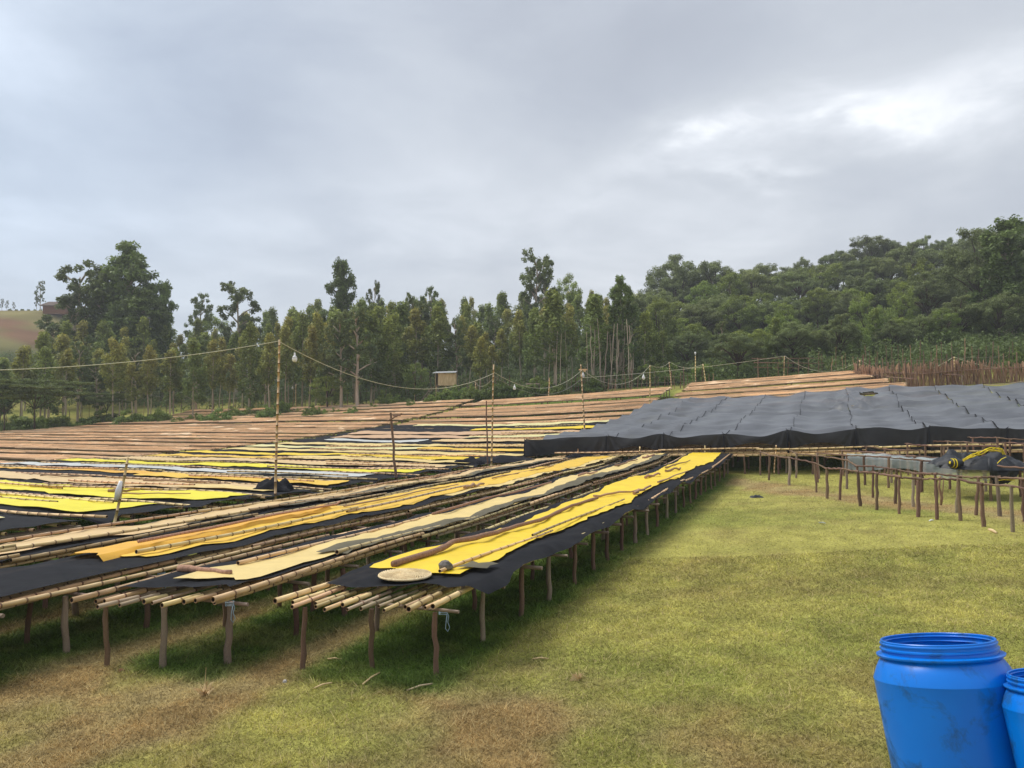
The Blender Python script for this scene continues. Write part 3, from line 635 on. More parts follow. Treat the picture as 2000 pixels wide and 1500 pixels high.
for i in range(25):
    s_c = 10.6+PITCHB*i; tan = 'tan' if i >= 18 else None; t1 = -15.05 if i != 0 else -15.3
    cs = ' and '.join(COLN[q[0]] for q in ROWS.get(i, [])[:2])
    lb = f'{ORD[i]} row from the front of the middle field, ' + (f'{cs} sheeting' if cs else 'bare tan bamboo top')
    root, bed = row_bed(i, s_c, -36.3, t1, lb, GB, tan, poles=i < 9, near=i < 4)
    if i >= 18: continue
    H = .82
    top_strip('shade_net', bed, -36.4, t1+.1, -.06, 1.04, H+.17, 'net_black', f'black net on the {ORD[i]} row from the front of the middle field', 'shade net', NETS, nb=7, da=.45, wavy=.06, edge=.02, seed=40+i, drop0=.14, drop1=.05)
    for k, (cn, ta, tb, b0, b1) in enumerate(ROWS[i]):
        ph = i*1.7
        top_strip('sheet', bed, ta, min(tb, t1-.2), (lambda a, b0=b0, ph=ph: b0+.05*math.sin(a*.6+ph)), (lambda a, b1=b1, ph=ph: b1+.06*math.sin(a*.5+ph*2)), H+.205+.025*k, 'sheet_'+cn,
                  f'{COLN[cn]} sheet on the {ORD[i]} row of the middle field' + (', nearer the near tables' if k else ''), 'plastic sheet', SH, nb=6, da=.35, wavy=.07, edge=.03, seed=70+i*3+k, crinkle=.012)
    # loose bamboo and branches on top
    for k in range(2 if i < 12 else 1):
        a = random.uniform(-35, -22) if k else -22+random.uniform(-2, 1); b = random.choice((.12, .3, .55, .78, .9))
        o = bamboo(bed.p(a, b, H+.28), bed.p(a+5.6, b+random.uniform(-.06, .06), H+.28), k=.85)
        LOOSE.setdefault(i, []).append((a, o))
for i, q in LOOSE.items():
    for k, (a, o) in enumerate(sorted(q, key=lambda z: z[0])): tag(o, f'{ORD[k]} loose bamboo pole from the left on the {ORD[i]} middle row', 'bamboo pole', 'loose bamboo poles on the middle rows')
for (i, a, a2, b, r, l) in ((2, -19.6, -18.9, .45, .05, 'short bent stick on the bright yellow sheet beside the leaning pole'), (2, -18.6, -16.4, .2, .022, 'thin twig crossing the bright yellow sheet diagonally'),
                            (3, -26.5, -24.5, .5, .03, 'dark twig lying on the buff third row'), (3, -21.5, -18.6, .55, .028, 'long dark branch on the buff sheet left of the tall pole'), (1, -25, -20.5, .3, .025, 'thin branch on the nearest bright yellow sheet')):
    bed = Bed('r', 9.6+PITCHB*i, 11.6+PITCHB*i); lie('stick', (bed.p(a, b, 1.09), bed.p(a2, b+.25, 1.10)), r, STICKS, l, 'stick', LG)
# draped black net tents at row ends, against the tall poles
def heap(name, c, rx, ry, h, m, label, cat, seed, nx=16, ny=12, parent=None, rz=0, fold=3.0):
    rd = random.Random(seed); ph = [rd.uniform(0, 6) for _ in range(8)]; V = []; ca, sa = math.cos(rz), math.sin(rz)
    for i in range(nx+1):
        for j in range(ny+1):
            u = i/nx*2-1; v = j/ny*2-1; k = max(0, 1-(u*u)**1.2)*max(0, 1-(v*v)**1.2)
            z = h*k**.6*(.72+.28*math.sin(u*fold*1.7+ph[0])*math.sin(v*fold+ph[1])) + .10*h*math.sin(u*fold*3+v*5+ph[2])*k**.5 + .06*h*math.sin(u*19+ph[3])*math.sin(v*15+ph[4])*k**.5
            ex = rx*u*(1+.12*math.sin(v*5+ph[5])); ey = ry*v*(1+.15*math.sin(u*4+ph[6])); V.append((ex*ca-ey*sa, ex*sa+ey*ca, z))
    Fs = [(i*(ny+1)+j, (i+1)*(ny+1)+j, (i+1)*(ny+1)+j+1, i*(ny+1)+j+1) for i in range(nx) for j in range(ny)]
    mb = MB(); mb.add(V, Fs); o = mb.obj(name, m, parent, smooth=True, loc=tuple(c))
    if label: tag(o, label, cat)
    return o
bed = Bed('r', 9.6+PITCHB*3, 11.6+PITCHB*3)
heap('net_bundle', bed.p(-15.9, .5, 1.0), .55, .35, .42, 'net_black', 'peaked black net bundle at the row end right of the tall pole', 'net bundle', 3)
bed = Bed('r', 9.6+PITCHB*8, 11.6+PITCHB*8)
heap('net_bundle', bed.p(-15.8, .4, 1.0), .7, .4, .36, 'net_black', 'black net bundle near the two thin poles beside the shade shelter', 'net bundle', 5)
bed = Bed('r', 9.6+PITCHB*9, 11.6+PITCHB*9)
heap('net_bundle', bed.p(-15.0, .2, .95), 1.6, 1.0, .30, 'net_black', 'low spread black net at the left foot of the shade shelter', 'net bundle', 6)
# left field of tan rows
GL = 'tan topped rows of the far left field'
for i in range(20):
    s_c = 25.2+PITCHB*i
    row_bed(100+i, s_c, -79, -37.6, f'tan topped drying row of the left field, {ORD[i]} from the front', GL, 'tan', step=4.0)
GR = 'tan topped rows behind the black shelter'
for i in range(6):
    s_c = 63.2+PITCHB*i
    row_bed(200+i, s_c, -13.3, 7.5-1.1*i, f'tan topped drying row behind the shelter, {ORD[i]} from the shelter', GR, 'tan', step=3.0)
# ------------------------------------------------------------------ black shade shelter
SH_T0, SH_S0, SH_S1, SW = -13.6, 37.6, 62.0, 2.9
def roof_h(s, t):
    base = 1.95 - .10*max(0, 1-abs(t+13.6)/1.2)
    ci = int((s-SH_S0)//PITCHB)*31+int((t-SH_T0)//SW)*7; kk = .6+.8*float(_tab[ci & 255, 5])
    sag = -.27*kk*abs(math.sin(PI*(s-SH_S0)/PITCHB))**.9 - .10*kk*abs(math.sin(PI*(t-SH_T0)/SW))**1.2
    und = .10*math.sin(t*.42+1.0)*math.sin(s*.23) + .05*math.sin(t*1.9+s*.8) + .035*math.sin(t*3.1-s*2.3)
    mess = .22*math.exp(-((t-1.0)/1.6)**2-((s-55)/5)**2)*math.sin(t*5+s*1.5)
    return base + sag + und + mess
def lt(s): return -1.6*(1-(s-SH_S0)/(SH_S1-SH_S0))     # the left hem runs askew
def shelter():
    c = Vector((*wxy(45, 4), 0)); c.z = g1(c.x, c.y)
    root = empty('shade_shelter', tuple(c), 'long low shelter of black shade net with sagging roof over the drying tables', 'shade shelter')
    def P(s, t, h):
        x, y = wxy(s, t); return Vector((x, y, g1(x, y)+h)) - c
    nstrip = 14
    for k in range(nstrip):
        t0 = SH_T0+k*SW; V = []; nt = 12; ns = 92; off = .10*math.sin(k*2.1); s1 = SH_S1+.5*math.sin(k*1.3)
        for i in range(ns+1):
            s = SH_S0+(s1-SH_S0)*i/ns
            for j in range(nt+1):
                g = j/nt; wob = .07*math.sin(s*.7+k)*(1 if 0 < k else .3); t = t0+SW*g + wob*(1-g) + (.07*math.sin(s*.7+k+1))*g
                t += lt(s)*(1-g) if k == 0 else 0; h = roof_h(s, max(t, SH_T0)) + (.028 if j == 0 else 0) + random.uniform(-.006, .006)
                if g > .93: h -= .03
                if i == 0: h -= .02
                V.append(P(s, t, h))
        Fs = [(i*(nt+1)+j, i*(nt+1)+j+1, (i+1)*(nt+1)+j+1, (i+1)*(nt+1)+j) for i in range(ns) for j in range(nt)]
        if k == 5: Fs = [f for f in Fs if not (Vector(V[f[0]])-P(58.5, t0+1.2, 1.9)).length < .62]
        if k == 6: Fs = [f for f in Fs if not (Vector(V[f[0]])-P(59.5, t0+1.7, 1.9)).length < .5]
        mb = MB(); mb.add(V, Fs); mb.obj('roof_net', 'net_roof', root, smooth=True)
        # seam cord hanging over the strip joint
        if k: 
            pts = [P(s, t0+.07*math.sin(s*.7+k), roof_h(s, t0)+.04) for s in np.arange(SH_S0, SH_S1, .5)]
            mb = MB(); mb.tube(pts, .014, 4, cap=False); mb.obj('seam', 'net_black', root)
        # skirt strip in front: hangs from the roof edge, gathered at its ties
        V = []; nj = 44; nv = 9
        bots = {0: .98, 1: 1.00, 2: 1.04, 3: 1.10, 4: 1.06}.get(k, .62 if k < 6 else .52)
        for j in range(nj+1):
            g = j/nj; t = t0+SW*g; top = roof_h(SH_S0, t) - .02; t += lt(SH_S0)*(1-g) if k == 0 else 0
            arch = abs(math.sin(PI*g)); bot = bots + (.34 if k in (1, 2, 3, 4) else .08)*arch**.7 - .07*(1-arch)
            for v in range(nv+1):
                q = v/nv; h = top*(1-q)+bot*q
                pl = .07*math.sin((g if g < .5 else 1-g)*60/(.5+q)+k)*q**.8*(1-arch)**1.5*2 + .03*math.sin(t*3.3+q*2) + .05*q*math.sin(t*1.1)
                V.append(P(SH_S0-.03-pl-.10*q*(1-q), t, h))
        Fs = [(i*(nv+1)+j, i*(nv+1)+j+1, (i+1)*(nv+1)+j+1, (i+1)*(nv+1)+j) for i in range(nj) for j in range(nv)]
        mb = MB(); mb.add(V, Fs); mb.obj('skirt_net', 'net_skirt', root, smooth=True)
        # gathered tie
        mb = MB(); tq = t0+(lt(SH_S0) if k == 0 else 0); mb.tube([P(SH_S0-.08, tq, roof_h(SH_S0, t0)), P(SH_S0-.13, tq, bots+.2), P(SH_S0-.12, tq+.03, bots-.10)], [.02, .035, .05], 6); mb.obj('tie', 'net_black', root, smooth=True)
    # skirt down the left side
    for k in range(4):
        V = []; sa = SH_S0+k*PITCHB; nj = 14; nv = 6
        for j in range(nj+1):
            s = sa+PITCHB*j/nj; top = roof_h(s, SH_T0)
            for v in range(nv+1):
                q = v/nv; V.append(P(s, SH_T0+lt(s)-.02-.05*math.sin(s*3+q*3)*q, top*(1-q)+(1.0+.25*k/3)*q))
        Fs = [(i*(nv+1)+j, i*(nv+1)+j+1, (i+1)*(nv+1)+j+1, (i+1)*(nv+1)+j) for i in range(nj) for j in range(nv)]
        mb = MB(); mb.add(V, Fs); mb.obj('skirt_net', 'net_skirt', root, smooth=True)
    # posts and ridge poles
    for k in range(nstrip+1):
        for i in range(0, 10, 1):
            s = SH_S0+PITCHB*i+.05; t = SH_T0+SW*k+.06+(lt(s) if k == 0 else 0)
            if i > 2 and k > 1: continue
            stick('post', RAILS, P(s, t, -.1)+c, P(s, t, roof_h(s, t)-.02)+c, .032, root, c)
    for i in range(10):
        s = SH_S0+PITCHB*i+.04
        mb = MB(); mb.tube([P(s, t, roof_h(s, t)-.11) for t in np.arange(SH_T0, SH_T0+nstrip*SW, SW/6)], .025, 5); mb.obj('ridge_pole', 'bamboo_grey', root, smooth=True)
shelter()
GC = 'bamboo drying tables under the black shelter'
for i in range(3):
    s_c = 38.3+PITCHB*i; t1 = 16
    bed = Bed('r', s_c-1.05, s_c+1.0); r0 = bed.p(0, .5, 0)
    lb = ['front drying table under the shelter, edge poles showing below the black skirt', 'second drying table under the shelter, in deep shade', 'third drying table under the shelter, in deep shade'][i]
    root = empty('drying_table', tuple(r0), lb, 'drying table', GC)
    a = -13.2
    while a < t1:
        for b in (.04, .96): stick('leg', LEGS, bed.p(a+random.uniform(-.05, .05), b, -.1), bed.p(a, b, .85), .05, root, r0)
        a += 1.35*random.uniform(.8, 1.2)
    for b, hh in ((0, .86), (.0, 1.14), (.03, .90), (.15, .93), (.35, .92), (.55, .93), (.75, .92), (1, .95)):
        if hh == 1.14 and i: continue
        a = -13.4
        while a < t1:
            e = a+random.uniform(4.6, 6.1)
            bamboo(bed.p(a, b, hh+random.uniform(0, .03)), bed.p(e, b+random.uniform(-.01, .01), hh+random.uniform(0, .03)), root, r0, k=1.0); a = e-.15
    joined_top(root, bed, -13.4, t1, .04, .96, .90, 'tan_top', 14, 700+i, colors=((1, .95, .85), (.8, .75, .6)), rad=.035)
for k, u in enumerate((1.4, 4.6, 7.8, 11.0)):
    x, y = wxy(37.35, SH_T0+u); x2, y2 = wxy(37.4, SH_T0+u+.05)
    o = bamboo((x, y, g1(x, y)-.1), (x2, y2, g1(x, y)+1.35), k=.85, idx=k % 4); tag(o, ('first', 'second', 'third', 'fourth')[k]+' short upright cane from the left at the shelter front', 'cane', 'upright canes at the front of the shelter')
# crumpled black net on the left corner, under the skirt
heap('net_bundle', Vector((*wxy(37.3, -12.0), g1(*wxy(37.3, -12.0))+.92)), .75, .35, .22, 'net_black', 'crumpled black bundle lying under the left corner of the shelter', 'net bundle', 9)

# ------------------------------------------------------------------ bare wooden frames on the right
def rail_line(pxs, h):
    """ground points under a rail from (px, ground py) picks"""
    return [hit(px, py) for px, py in pxs]
GF = 'bare rail frames waiting for tops on the right'
def frame(label, A, Bk, hA, group=GF, rails=2, r=.036, posts_r=.05, cross=True, jit=.07, nseg=1.9):
    """A, Bk: front and back ground points of the posts"""
    r0 = A[0].copy(); root = empty('rail_frame', tuple(r0), label, 'rail frame', group)
    tops = []
    for line, hh in ((A, hA), (Bk, hA)):
        tp = []
        for p in line:
            k = hh+random.uniform(-.04, .04)
            q = Vector((p.x, p.y, g1(p.x, p.y)))
            tpp = q+Vector((random.uniform(-jit, jit), random.uniform(-jit, jit), k)); tp.append(tpp)
            stick('post', LEGS, q-Vector((0, 0, .1)), tpp+Vector((0, 0, .05)), posts_r*random.uniform(.8, 1.15), root, r0)
        tops.append(tp)
        for i in range(0, len(tp)-1):
            d = (tp[i+1]-tp[i]).normalized(); o = stick('rail', RAILS, tp[i]-d*.1+Z3*.03, tp[i+1]+d*.1+Z3*.03, r*random.uniform(.9, 1.1), root, r0)
    return root, tops
def line_pts(p, q, n, wob=.12): return [p.lerp(q, i/(n-1))+Vector((random.uniform(-wob, wob), random.uniform(-wob, wob), 0)) for i in range(n)]
fr = [(2090, 1075), (1979, 1040), (1921, 1029), (1876, 1017), (1830, 1015), (1793, 1010), (1757, 1004), (1712, 996), (1680, 989), (1640, 977), (1616, 974), (1595, 962), (1542, 948), (1502, 938), (1485, 928)]
A_ = [hit(px, py) for px, py in fr]
def off(line, s, t):
    dx, dy = wxy(s, t); return [Vector((p.x+dx, p.y+dy, 0)) for p in line]
FR1, _ = frame('longest bare wooden rail frame, front of the group on the right lawn', A_, [p+Vector((1.35, .45, 0)) for p in A_], 1.05)
bk = [(2080, 990), (2010, 985), (1935, 978), (1870, 966), (1800, 962), (1735, 953), (1690, 948), (1655, 942), (1600, 935)]
Bk = [hit(px, py) for px, py in bk]
FR2, TOP2 = frame('bare rail frame behind the longest one, carrying the white mesh', Bk, [p+Vector((1.3, .5, 0)) for p in Bk], 1.1)
def seg_frame(lb, p0, p1, n, h, dep=(1.3, .5)):
    L_ = line_pts(hit(*p0), hit(*p1), n); return frame(lb, L_, [p+Vector((dep[0], dep[1], 0)) for p in L_], h, posts_r=.042, r=.032)
seg_frame('rail frame close to the shelter skirt, left of the black tarp', (1660, 925), (1800, 935), 5, 1.15)
seg_frame('rail frame ending behind the white mesh below the skirt', (1772, 928), (1960, 940), 6, 1.28)
seg_frame('rail frame under the dark skirt with its end bay left of the tarp', (1840, 918), (2060, 935), 7, 1.45)
seg_frame('rearmost rail frame at the right, next to the skirt', (1892, 905), (2060, 915), 5, 1.55)
seg_frame('highest rail frame at the right border behind the tarp', (1958, 897), (2080, 905), 4, 1.60)
# dangling branch on a frame post
curvy('broken_branch', Bed('r', 0, 1), [(0, 0, 0)]*2, .01, 'stick', 'x', 'x') if False else None
p = hit(1838, 990); q = p+Vector((.05, 0, .9))
mb = MB(); mb.tube([Vector((0, 0, .95)), Vector((-.05, 0, .6)), Vector((.03, 0, .3)), Vector((0, 0, .05))], [.03, .035, .05, .03], 6); mb.tube([Vector((.10, 0, .9)), Vector((.08, .02, .5)), Vector((.03, 0, .25))], .018, 5)
tag(mb.obj('broken_branch', 'stick', smooth=True, loc=tuple(p)), 'crooked broken branch hanging between the front rails left of the white mesh end', 'branch')
# white mesh draped over the second frame
def drape(name, P0, P1, width, h, drop, m, label, cat, nx=60, ny=18, seed=1):
    rd = random.Random(seed); ph = [rd.uniform(0, 6) for _ in range(6)]; d = (P1-P0); L = d.length; d2 = Vector((d.x, d.y, 0)).normalized(); nrm = Vector((-d2.y, d2.x, 0)); 
    if nrm.y < 0: nrm = -nrm
    V = []
    for i in range(nx+1):
        f = i/nx; p = P0.lerp(P1, f)
        for j in range(ny+1):
            g = j/ny; 
            if g < .38: q = g/.38; o = nrm*(-.08-.05*math.sin(f*21+ph[0])*(1-q)) ; z = h-drop*(1-q)*(1+.25*math.sin(f*9+ph[1]))
            else: q = (g-.38)/.62; o = nrm*(width*q); z = h+.03 - .10*math.sin(PI*q)*(.6+.4*math.sin(f*15+ph[2])) + .035*math.sin(f*47+q*9+ph[3])*math.sin(PI*q) + .05*math.sin(f*23-q*6+ph[4])*math.sin(PI*q)
            V.append(p+o+Vector((0, 0, z)))
    c = V[0].copy(); mb = MB(); mb.add([v-c for v in V], [(i*(ny+1)+j, (i+1)*(ny+1)+j, (i+1)*(ny+1)+j+1, i*(ny+1)+j+1) for i in range(nx) for j in range(ny)])
    return tag(mb.obj(name, m, smooth=True, loc=tuple(c)), label, cat)
pa = hit(1655, 940); pb = hit(1952, 978)
drape('white_mesh', pa, pb, 1.3, 1.13, .50, 'net_white', 'translucent white mesh net draped over the bare rail frame', 'mesh net', seed=4)
# black tarp with yellow rope
def tarp():
    p = hit(1925, 978); r0 = p + Vector((.35, .55, 1.05)); root = empty('black_tarp', tuple(r0), 'crumpled black tarp bundle with yellow rope thrown over the right rail frames', 'tarp')
    mb_ = heap('bundle', (0, 0, -.05), 1.25, .85, .52, 'net_tarp', None, None, 12, 34, 26, root, rz=-.25, fold=3.2)
    heap('bundle_fold', (-.55, .5, .05), .85, .5, .50, 'net_tarp', None, None, 14, 24, 16, root, rz=.2, fold=4)
    # hanging lobe over the front rail
    V = []; nx, ny = 26, 16
    for i in range(nx+1):
        for j in range(ny+1):
            u = i/nx; v = j/ny; w = .28+.30*math.sin(PI*min(1, v*.9+.12))
            V.append((.05+(u-.5)*2*w*.85, -.62-.26*math.sin(PI*v)-.05*math.sin(u*11+v*3), .28-.82*v+.05*math.sin(u*7+1)+.02*math.sin(u*29)))
    mb = MB(); mb.add(V, [(i*(ny+1)+j, i*(ny+1)+j+1, (i+1)*(ny+1)+j+1, (i+1)*(ny+1)+j) for i in range(nx) for j in range(ny)]); mb.obj('hanging_lobe', 'net_tarp', root, smooth=True)
    mb = MB(); mb.tube([(-1.35, -.35, .16), (-1.15, -.34, .13), (-.95, -.32, .15)], [.13, .15, .10], 14); mb.obj('rolled_end', 'net_tarp', root, smooth=True)
    mb = MB(); mb.tube([(-1.37, -.37, .17), (-1.385, -.37, .17)], [.05, .04], 14); mb.tube([(-1.29+.0, -.35+.135*math.cos(a), .155+.14*math.sin(a)) for a in np.linspace(0, 6.28, 18)], .014, 4); mb.tube([(-1.20+.0, -.35+.145*math.cos(a), .14+.15*math.sin(a)) for a in np.linspace(0, 6.28, 18)], .014, 4); mb.obj('yellow_band', 'rope_yellow', root)
    for k in range(4):
        pts = []; z0 = .02*k
        for f in np.linspace(0, 1, 12):
            pts.append((-1.0+1.45*f, -.50+.35*f+.05*math.sin(f*9+k), .22+z0+.34*math.sin(f*1.9)+.04*math.sin(f*11+k*2)))
        pts += [(.50+.05*k, -.10, .50-.03*k), (.52+.04*k, -.18, .36)] if k < 3 else []
        mb = MB(); mb.tube(pts, .017, 5); mb.obj('yellow_rope', 'rope_yellow', root, smooth=True)
    mb = MB(); mb.tube([(-.35, -.86, -.10), (-.15, -.80, .12), (.1, -.70, .30), (.35, -.55, .36)], .012, 5); mb.tube([(-.25, -.90, -.38), (0, -.93, -.34), (.4, -.85, -.36)], .012, 5); mb.obj('yellow_hem', 'rope_yellow', root, smooth=True)
mat('net_tarp', (.010, .012, .016), .55, .35, var=(.018, .021, .027), scale=4, bump=.5, bscale=9)
tarp()
# two far frames beside the dry brush fence
for lb, p0, p1, n, h in (('far bare frame in front of the dry brush fence, left one', (1662, 752), (1790, 764), 8, .95), ('far bare frame in front of the dry brush fence, right one', (1690, 748), (1880, 757), 9, .95)):
    L_ = line_pts(hit(*p0), hit(*p1), n, .05); frame(lb, L_, [p+Vector((.8, 1.6, 0)) for p in L_], h, group='far bare frames beside the brush fence', posts_r=.05, r=.05)

# ------------------------------------------------------------------ poles, wires, bulbs
GP = 'tall poles carrying the light wires'
def pole(base, top, r, label, kind='bamboo', name='bamboo_pole', group=GP):
    base = Vector(base); L = (Vector(top)-base).length
    if kind == 'bamboo':
        me = bamboo_mesh(L, r, int(abs(base.x)*10)+3, nsp=.30, bend=.03); o = link(name, me); place(o, base, top, 1.0, length=L)
    else: o = link(name, random.choice(RAILS)); place(o, base, top, r)
    return tag(o, label, 'pole', group)
def pole_px(px, s=None, base_xy=None, top=(0, 0), dx=0):
    pass
def aisle(u, t=-15.0):                  # point of the aisle line seen at slope u = x/y
    s = (DY*t+u*DX*t)/(u*DY-DX) if False else ( -DY*t - u*DX*t)/(DX-u*DY); x, y = wxy(s, t); return Vector((x, y, g1(x, y)))
def u_of(px): return (px-1000)/F/cp
b1 = aisle(u_of(541)); T1 = at(544, 663, b1.y)
pole(b1-Z3*.2, T1, .040, 'tallest bamboo pole, standing at the row ends left of centre')
b2 = aisle(u_of(214)); T2 = at(244, 893, b2.y+.1)
pole(b2-Z3*.1, T2, .035, 'short leaning bamboo pole beside the bright yellow sheets')
mb = MB(); q = b2.lerp(T2, .72); mb.tube([(-.05, -.03, -.3), (.0, -.05, -.1), (.05, -.04, .12)], [.05, .07, .04], 6); tag(mb.obj('wrapped_bag', 'white_plastic', smooth=True, loc=tuple(q)), 'white plastic wrapped on the short leaning pole', 'plastic bag')
b3 = aisle(u_of(778)); T3 = at(763, 806, b3.y)
pole(b3, T3, .06, 'dark leaning post with crossed sticks at its top', kind='wood', name='dark_post')
for (a, b, l) in (((757, 822), (785, 808), 'upper cross stick fixed on the dark leaning post'), ((768, 812), (782, 812), 'short cross stick on the dark leaning post')):
    o = link('cross_stick', RAILS[1]); place(o, at(*a, b3.y-.06), at(*b, b3.y-.3), .028); tag(o, l, 'stick')
b4 = aisle(u_of(953), -14.9); T4 = at(950, 783, b4.y)
pole(b4, T4, .04, 'thin dark pole standing left of the taller bamboo near the shelter', kind='wood', name='dark_post')
b5 = aisle(u_of(958), -14.4); T5 = at(966, 712, b5.y)
pole(b5, T5, .045, 'tall bamboo pole just left of the black shelter')
b6 = aisle(u_of(1143)); T6 = at(1135, 712, b6.y)
pole(b6, T6, .06, 'bamboo pole with a small cross piece rising behind the left roof of the shelter')
mb = MB(); mb.box((0, 0, 0), (.55, .08, .08)); mb.box((.1, -.06, -.05), (.12, .1, .2)); tag(mb.obj('cross_piece', 'bamboo', loc=tuple(at(1139, 722, b6.y))), 'small wooden cross piece on the pole behind the shelter', 'wood piece')
b7 = aisle(u_of(1268)); T7 = at(1270, 713, b7.y); pole(b7, T7, .055, 'thin bamboo pole beside the far aisle')
def far_pole(px, pyb, pxt, pyt, label, r=.06):
    b = hit(px, pyb); T = at(pxt, pyt, b.y); pole(b-Z3*.2, T, r, label); return T
T8 = far_pole(1312, 762, 1308, 707, 'thin pole left of the bulb pole at the far field edge')
T9 = far_pole(1359, 757, 1358, 696, 'thin pole with a bulb on its very tip')
T10 = far_pole(1380, 757, 1373, 711, 'leaning thin pole right of the bulb tipped pole')
T11 = far_pole(1531, 748, 1533, 695, 'slim pole before the spreading trees at the far edge')
T12 = far_pole(1679, 740, 1680, 703, 'slim pole at the corner of the brush fence')
T13 = far_pole(1862, 735, 1863, 697, 'slim pole rising from the dry brush fence')
T14 = far_pole(257, 828, 258, 764, 'slim pole at the far left field edge')
T15 = far_pole(578, 804, 578, 750, 'slim pole behind the tallest bamboo pole')
T16 = far_pole(809, 790, 810, 740, 'slim pole left of the raised hut')
T17 = far_pole(931, 784, 929, 746, 'slim yellowish pole right of the raised hut')
T18 = far_pole(1070, 790, 1072, 738, 'slim pole by the block shed') 
GW = 'light wires strung between the poles'
def wire(a, b, sag, label, r=.012, m='wire', n=26):
    r *= .65; a = Vector(a); b = Vector(b); c = a.copy(); pts = [(a.lerp(b, i/n) - Z3*(sag*4*(i/n)*(1-i/n))) - c for i in range(n+1)]
    mb = MB(); mb.tube(pts, r, 5); tag(mb.obj('wire', m, smooth=True, loc=tuple(c)), label, 'wire', GW); return lambda f: a.lerp(b, f)-Z3*(sag*4*f*(1-f))
wl = wire(at(-60, 724, 19.5), T1-Z3*.05, .18, 'pale wire running from the left border up to the tallest pole', .014)
w2 = wire(T1-Z3*.05, at(966, 728, b5.y), 1.05, 'pale wire sagging from the tallest pole to the pole left of the shelter', .016)
w3 = wire(at(966, 728, b5.y), at(1137, 722, b6.y), .95, 'wire sagging from the pole left of the shelter to the cross piece pole', .016)
w4 = wire(at(1137, 722, b6.y), T7, 1.3, 'wire sagging behind the shelter between the two aisle poles', .02)
w5 = wire(T7, T8, .35, 'short wire at the far aisle', .022); w6 = wire(T8, T10+Z3*.0, .5, 'wire between the far thin poles', .022)
w7 = wire(at(1137, 738, b6.y+6), T11, .2, 'straight wire running right past the bulb tipped pole', .022); w8 = wire(T11, T12, 1.3, 'wire sagging before the dark trees', .025)
w9 = wire(T12, T13, 1.4, 'wire sagging above the dry brush fence', .025); w10 = wire(T13, at(2060, 716, T13.y-3), .6, 'wire leaving the picture above the brush fence', .025)
w11 = wire(at(-60, 762, T14.y-5), T14, .5, 'thin wire along the far left field edge', .02, 'wire_dark'); w12 = wire(T14, T15, 1.6, 'thin wire sagging behind the tallest pole', .022, 'wire_dark')
w13 = wire(T15, T16, 1.4, 'thin wire between the slim poles left of the hut', .022, 'wire_dark'); w14 = wire(T16, T17, 1.5, 'thin wire sagging past the raised hut', .022, 'wire_dark')
w15 = wire(T17, at(966, 736, b5.y), .5, 'thin wire from the yellowish pole to the tall bamboo', .02, 'wire_dark'); w16 = wire(at(966, 736, b5.y), at(1137, 738, b6.y+6), 1.0, 'second lower wire left of the shelter', .015, 'wire_dark')
def bulb(p, label, k=1.0, up=False):
    k *= .78; c = Vector(p); root = empty('light_bulb', tuple(c), label, 'light bulb', 'light bulbs on the wires'); s = -1 if not up else 1
    def lathe(prof, m, name, n=14):
        mb = MB(); V = [(r*k*math.cos(2*PI*j/n), r*k*math.sin(2*PI*j/n), s*z*k) for r, z in prof for j in range(n)]
        mb.add(V, [(i*n+j, i*n+(j+1) % n, (i+1)*n+(j+1) % n, (i+1)*n+j) for i in range(len(prof)-1) for j in range(n)]); return mb.obj(name, m, root, smooth=True)
    mb = MB(); mb.tube([(0, 0, 0), (.012*k, 0, s*.05*k), (-.012*k, 0, s*.08*k), (0, 0, s*.11*k)], .006*k, 4); mb.obj('hook', 'wire', root)
    lathe([(.0, .10), (.030, .105), (.033, .15), (.036, .20), (.045, .215)], 'white_plastic', 'socket')
    lathe([(.045, .215), (.075, .25), (.095, .30), (.098, .37), (.080, .43), (.045, .455), (.0, .46)], 'white_plastic', 'globe')
    mb = MB()
    for j in range(10): mb.box((.086*k*math.cos(j*.628), .086*k*math.sin(j*.628), s*.285*k), (.02*k, .02*k, .035*k), rz=j*.628)
    o = mb.obj('vent_slots', 'wire_dark', root); return root
def on_wire(w, px):                     # the point of a wire seen in column px
    return min((w(i/200) for i in range(201)), key=lambda p: abs(proj(p)[0]-px))
bulb(on_wire(w2, 575), 'large white bulb hanging right of the tallest pole', 1.0)
bulb(on_wire(w3, 1005), 'small white bulb hanging on the wire left of the cross piece pole', .95)
bulb(on_wire(w4, 1139), 'white bulb close to the cross piece pole', 1.3); bulb(on_wire(w4, 1257), 'white bulb on the sagging wire near the far aisle pole', 1.7)
bulb(T9+Z3*.0, 'white bulb on the tip of a far thin pole', 1.3, True); bulb(on_wire(w9, 1714), 'bright bulb above the dry brush fence', 1.6)
bulb(on_wire(w12, 272), 'small bulb at the far left field edge', 1.5); bulb(on_wire(w12, 571), 'small bulb seen just right of the tallest pole', 1.5)
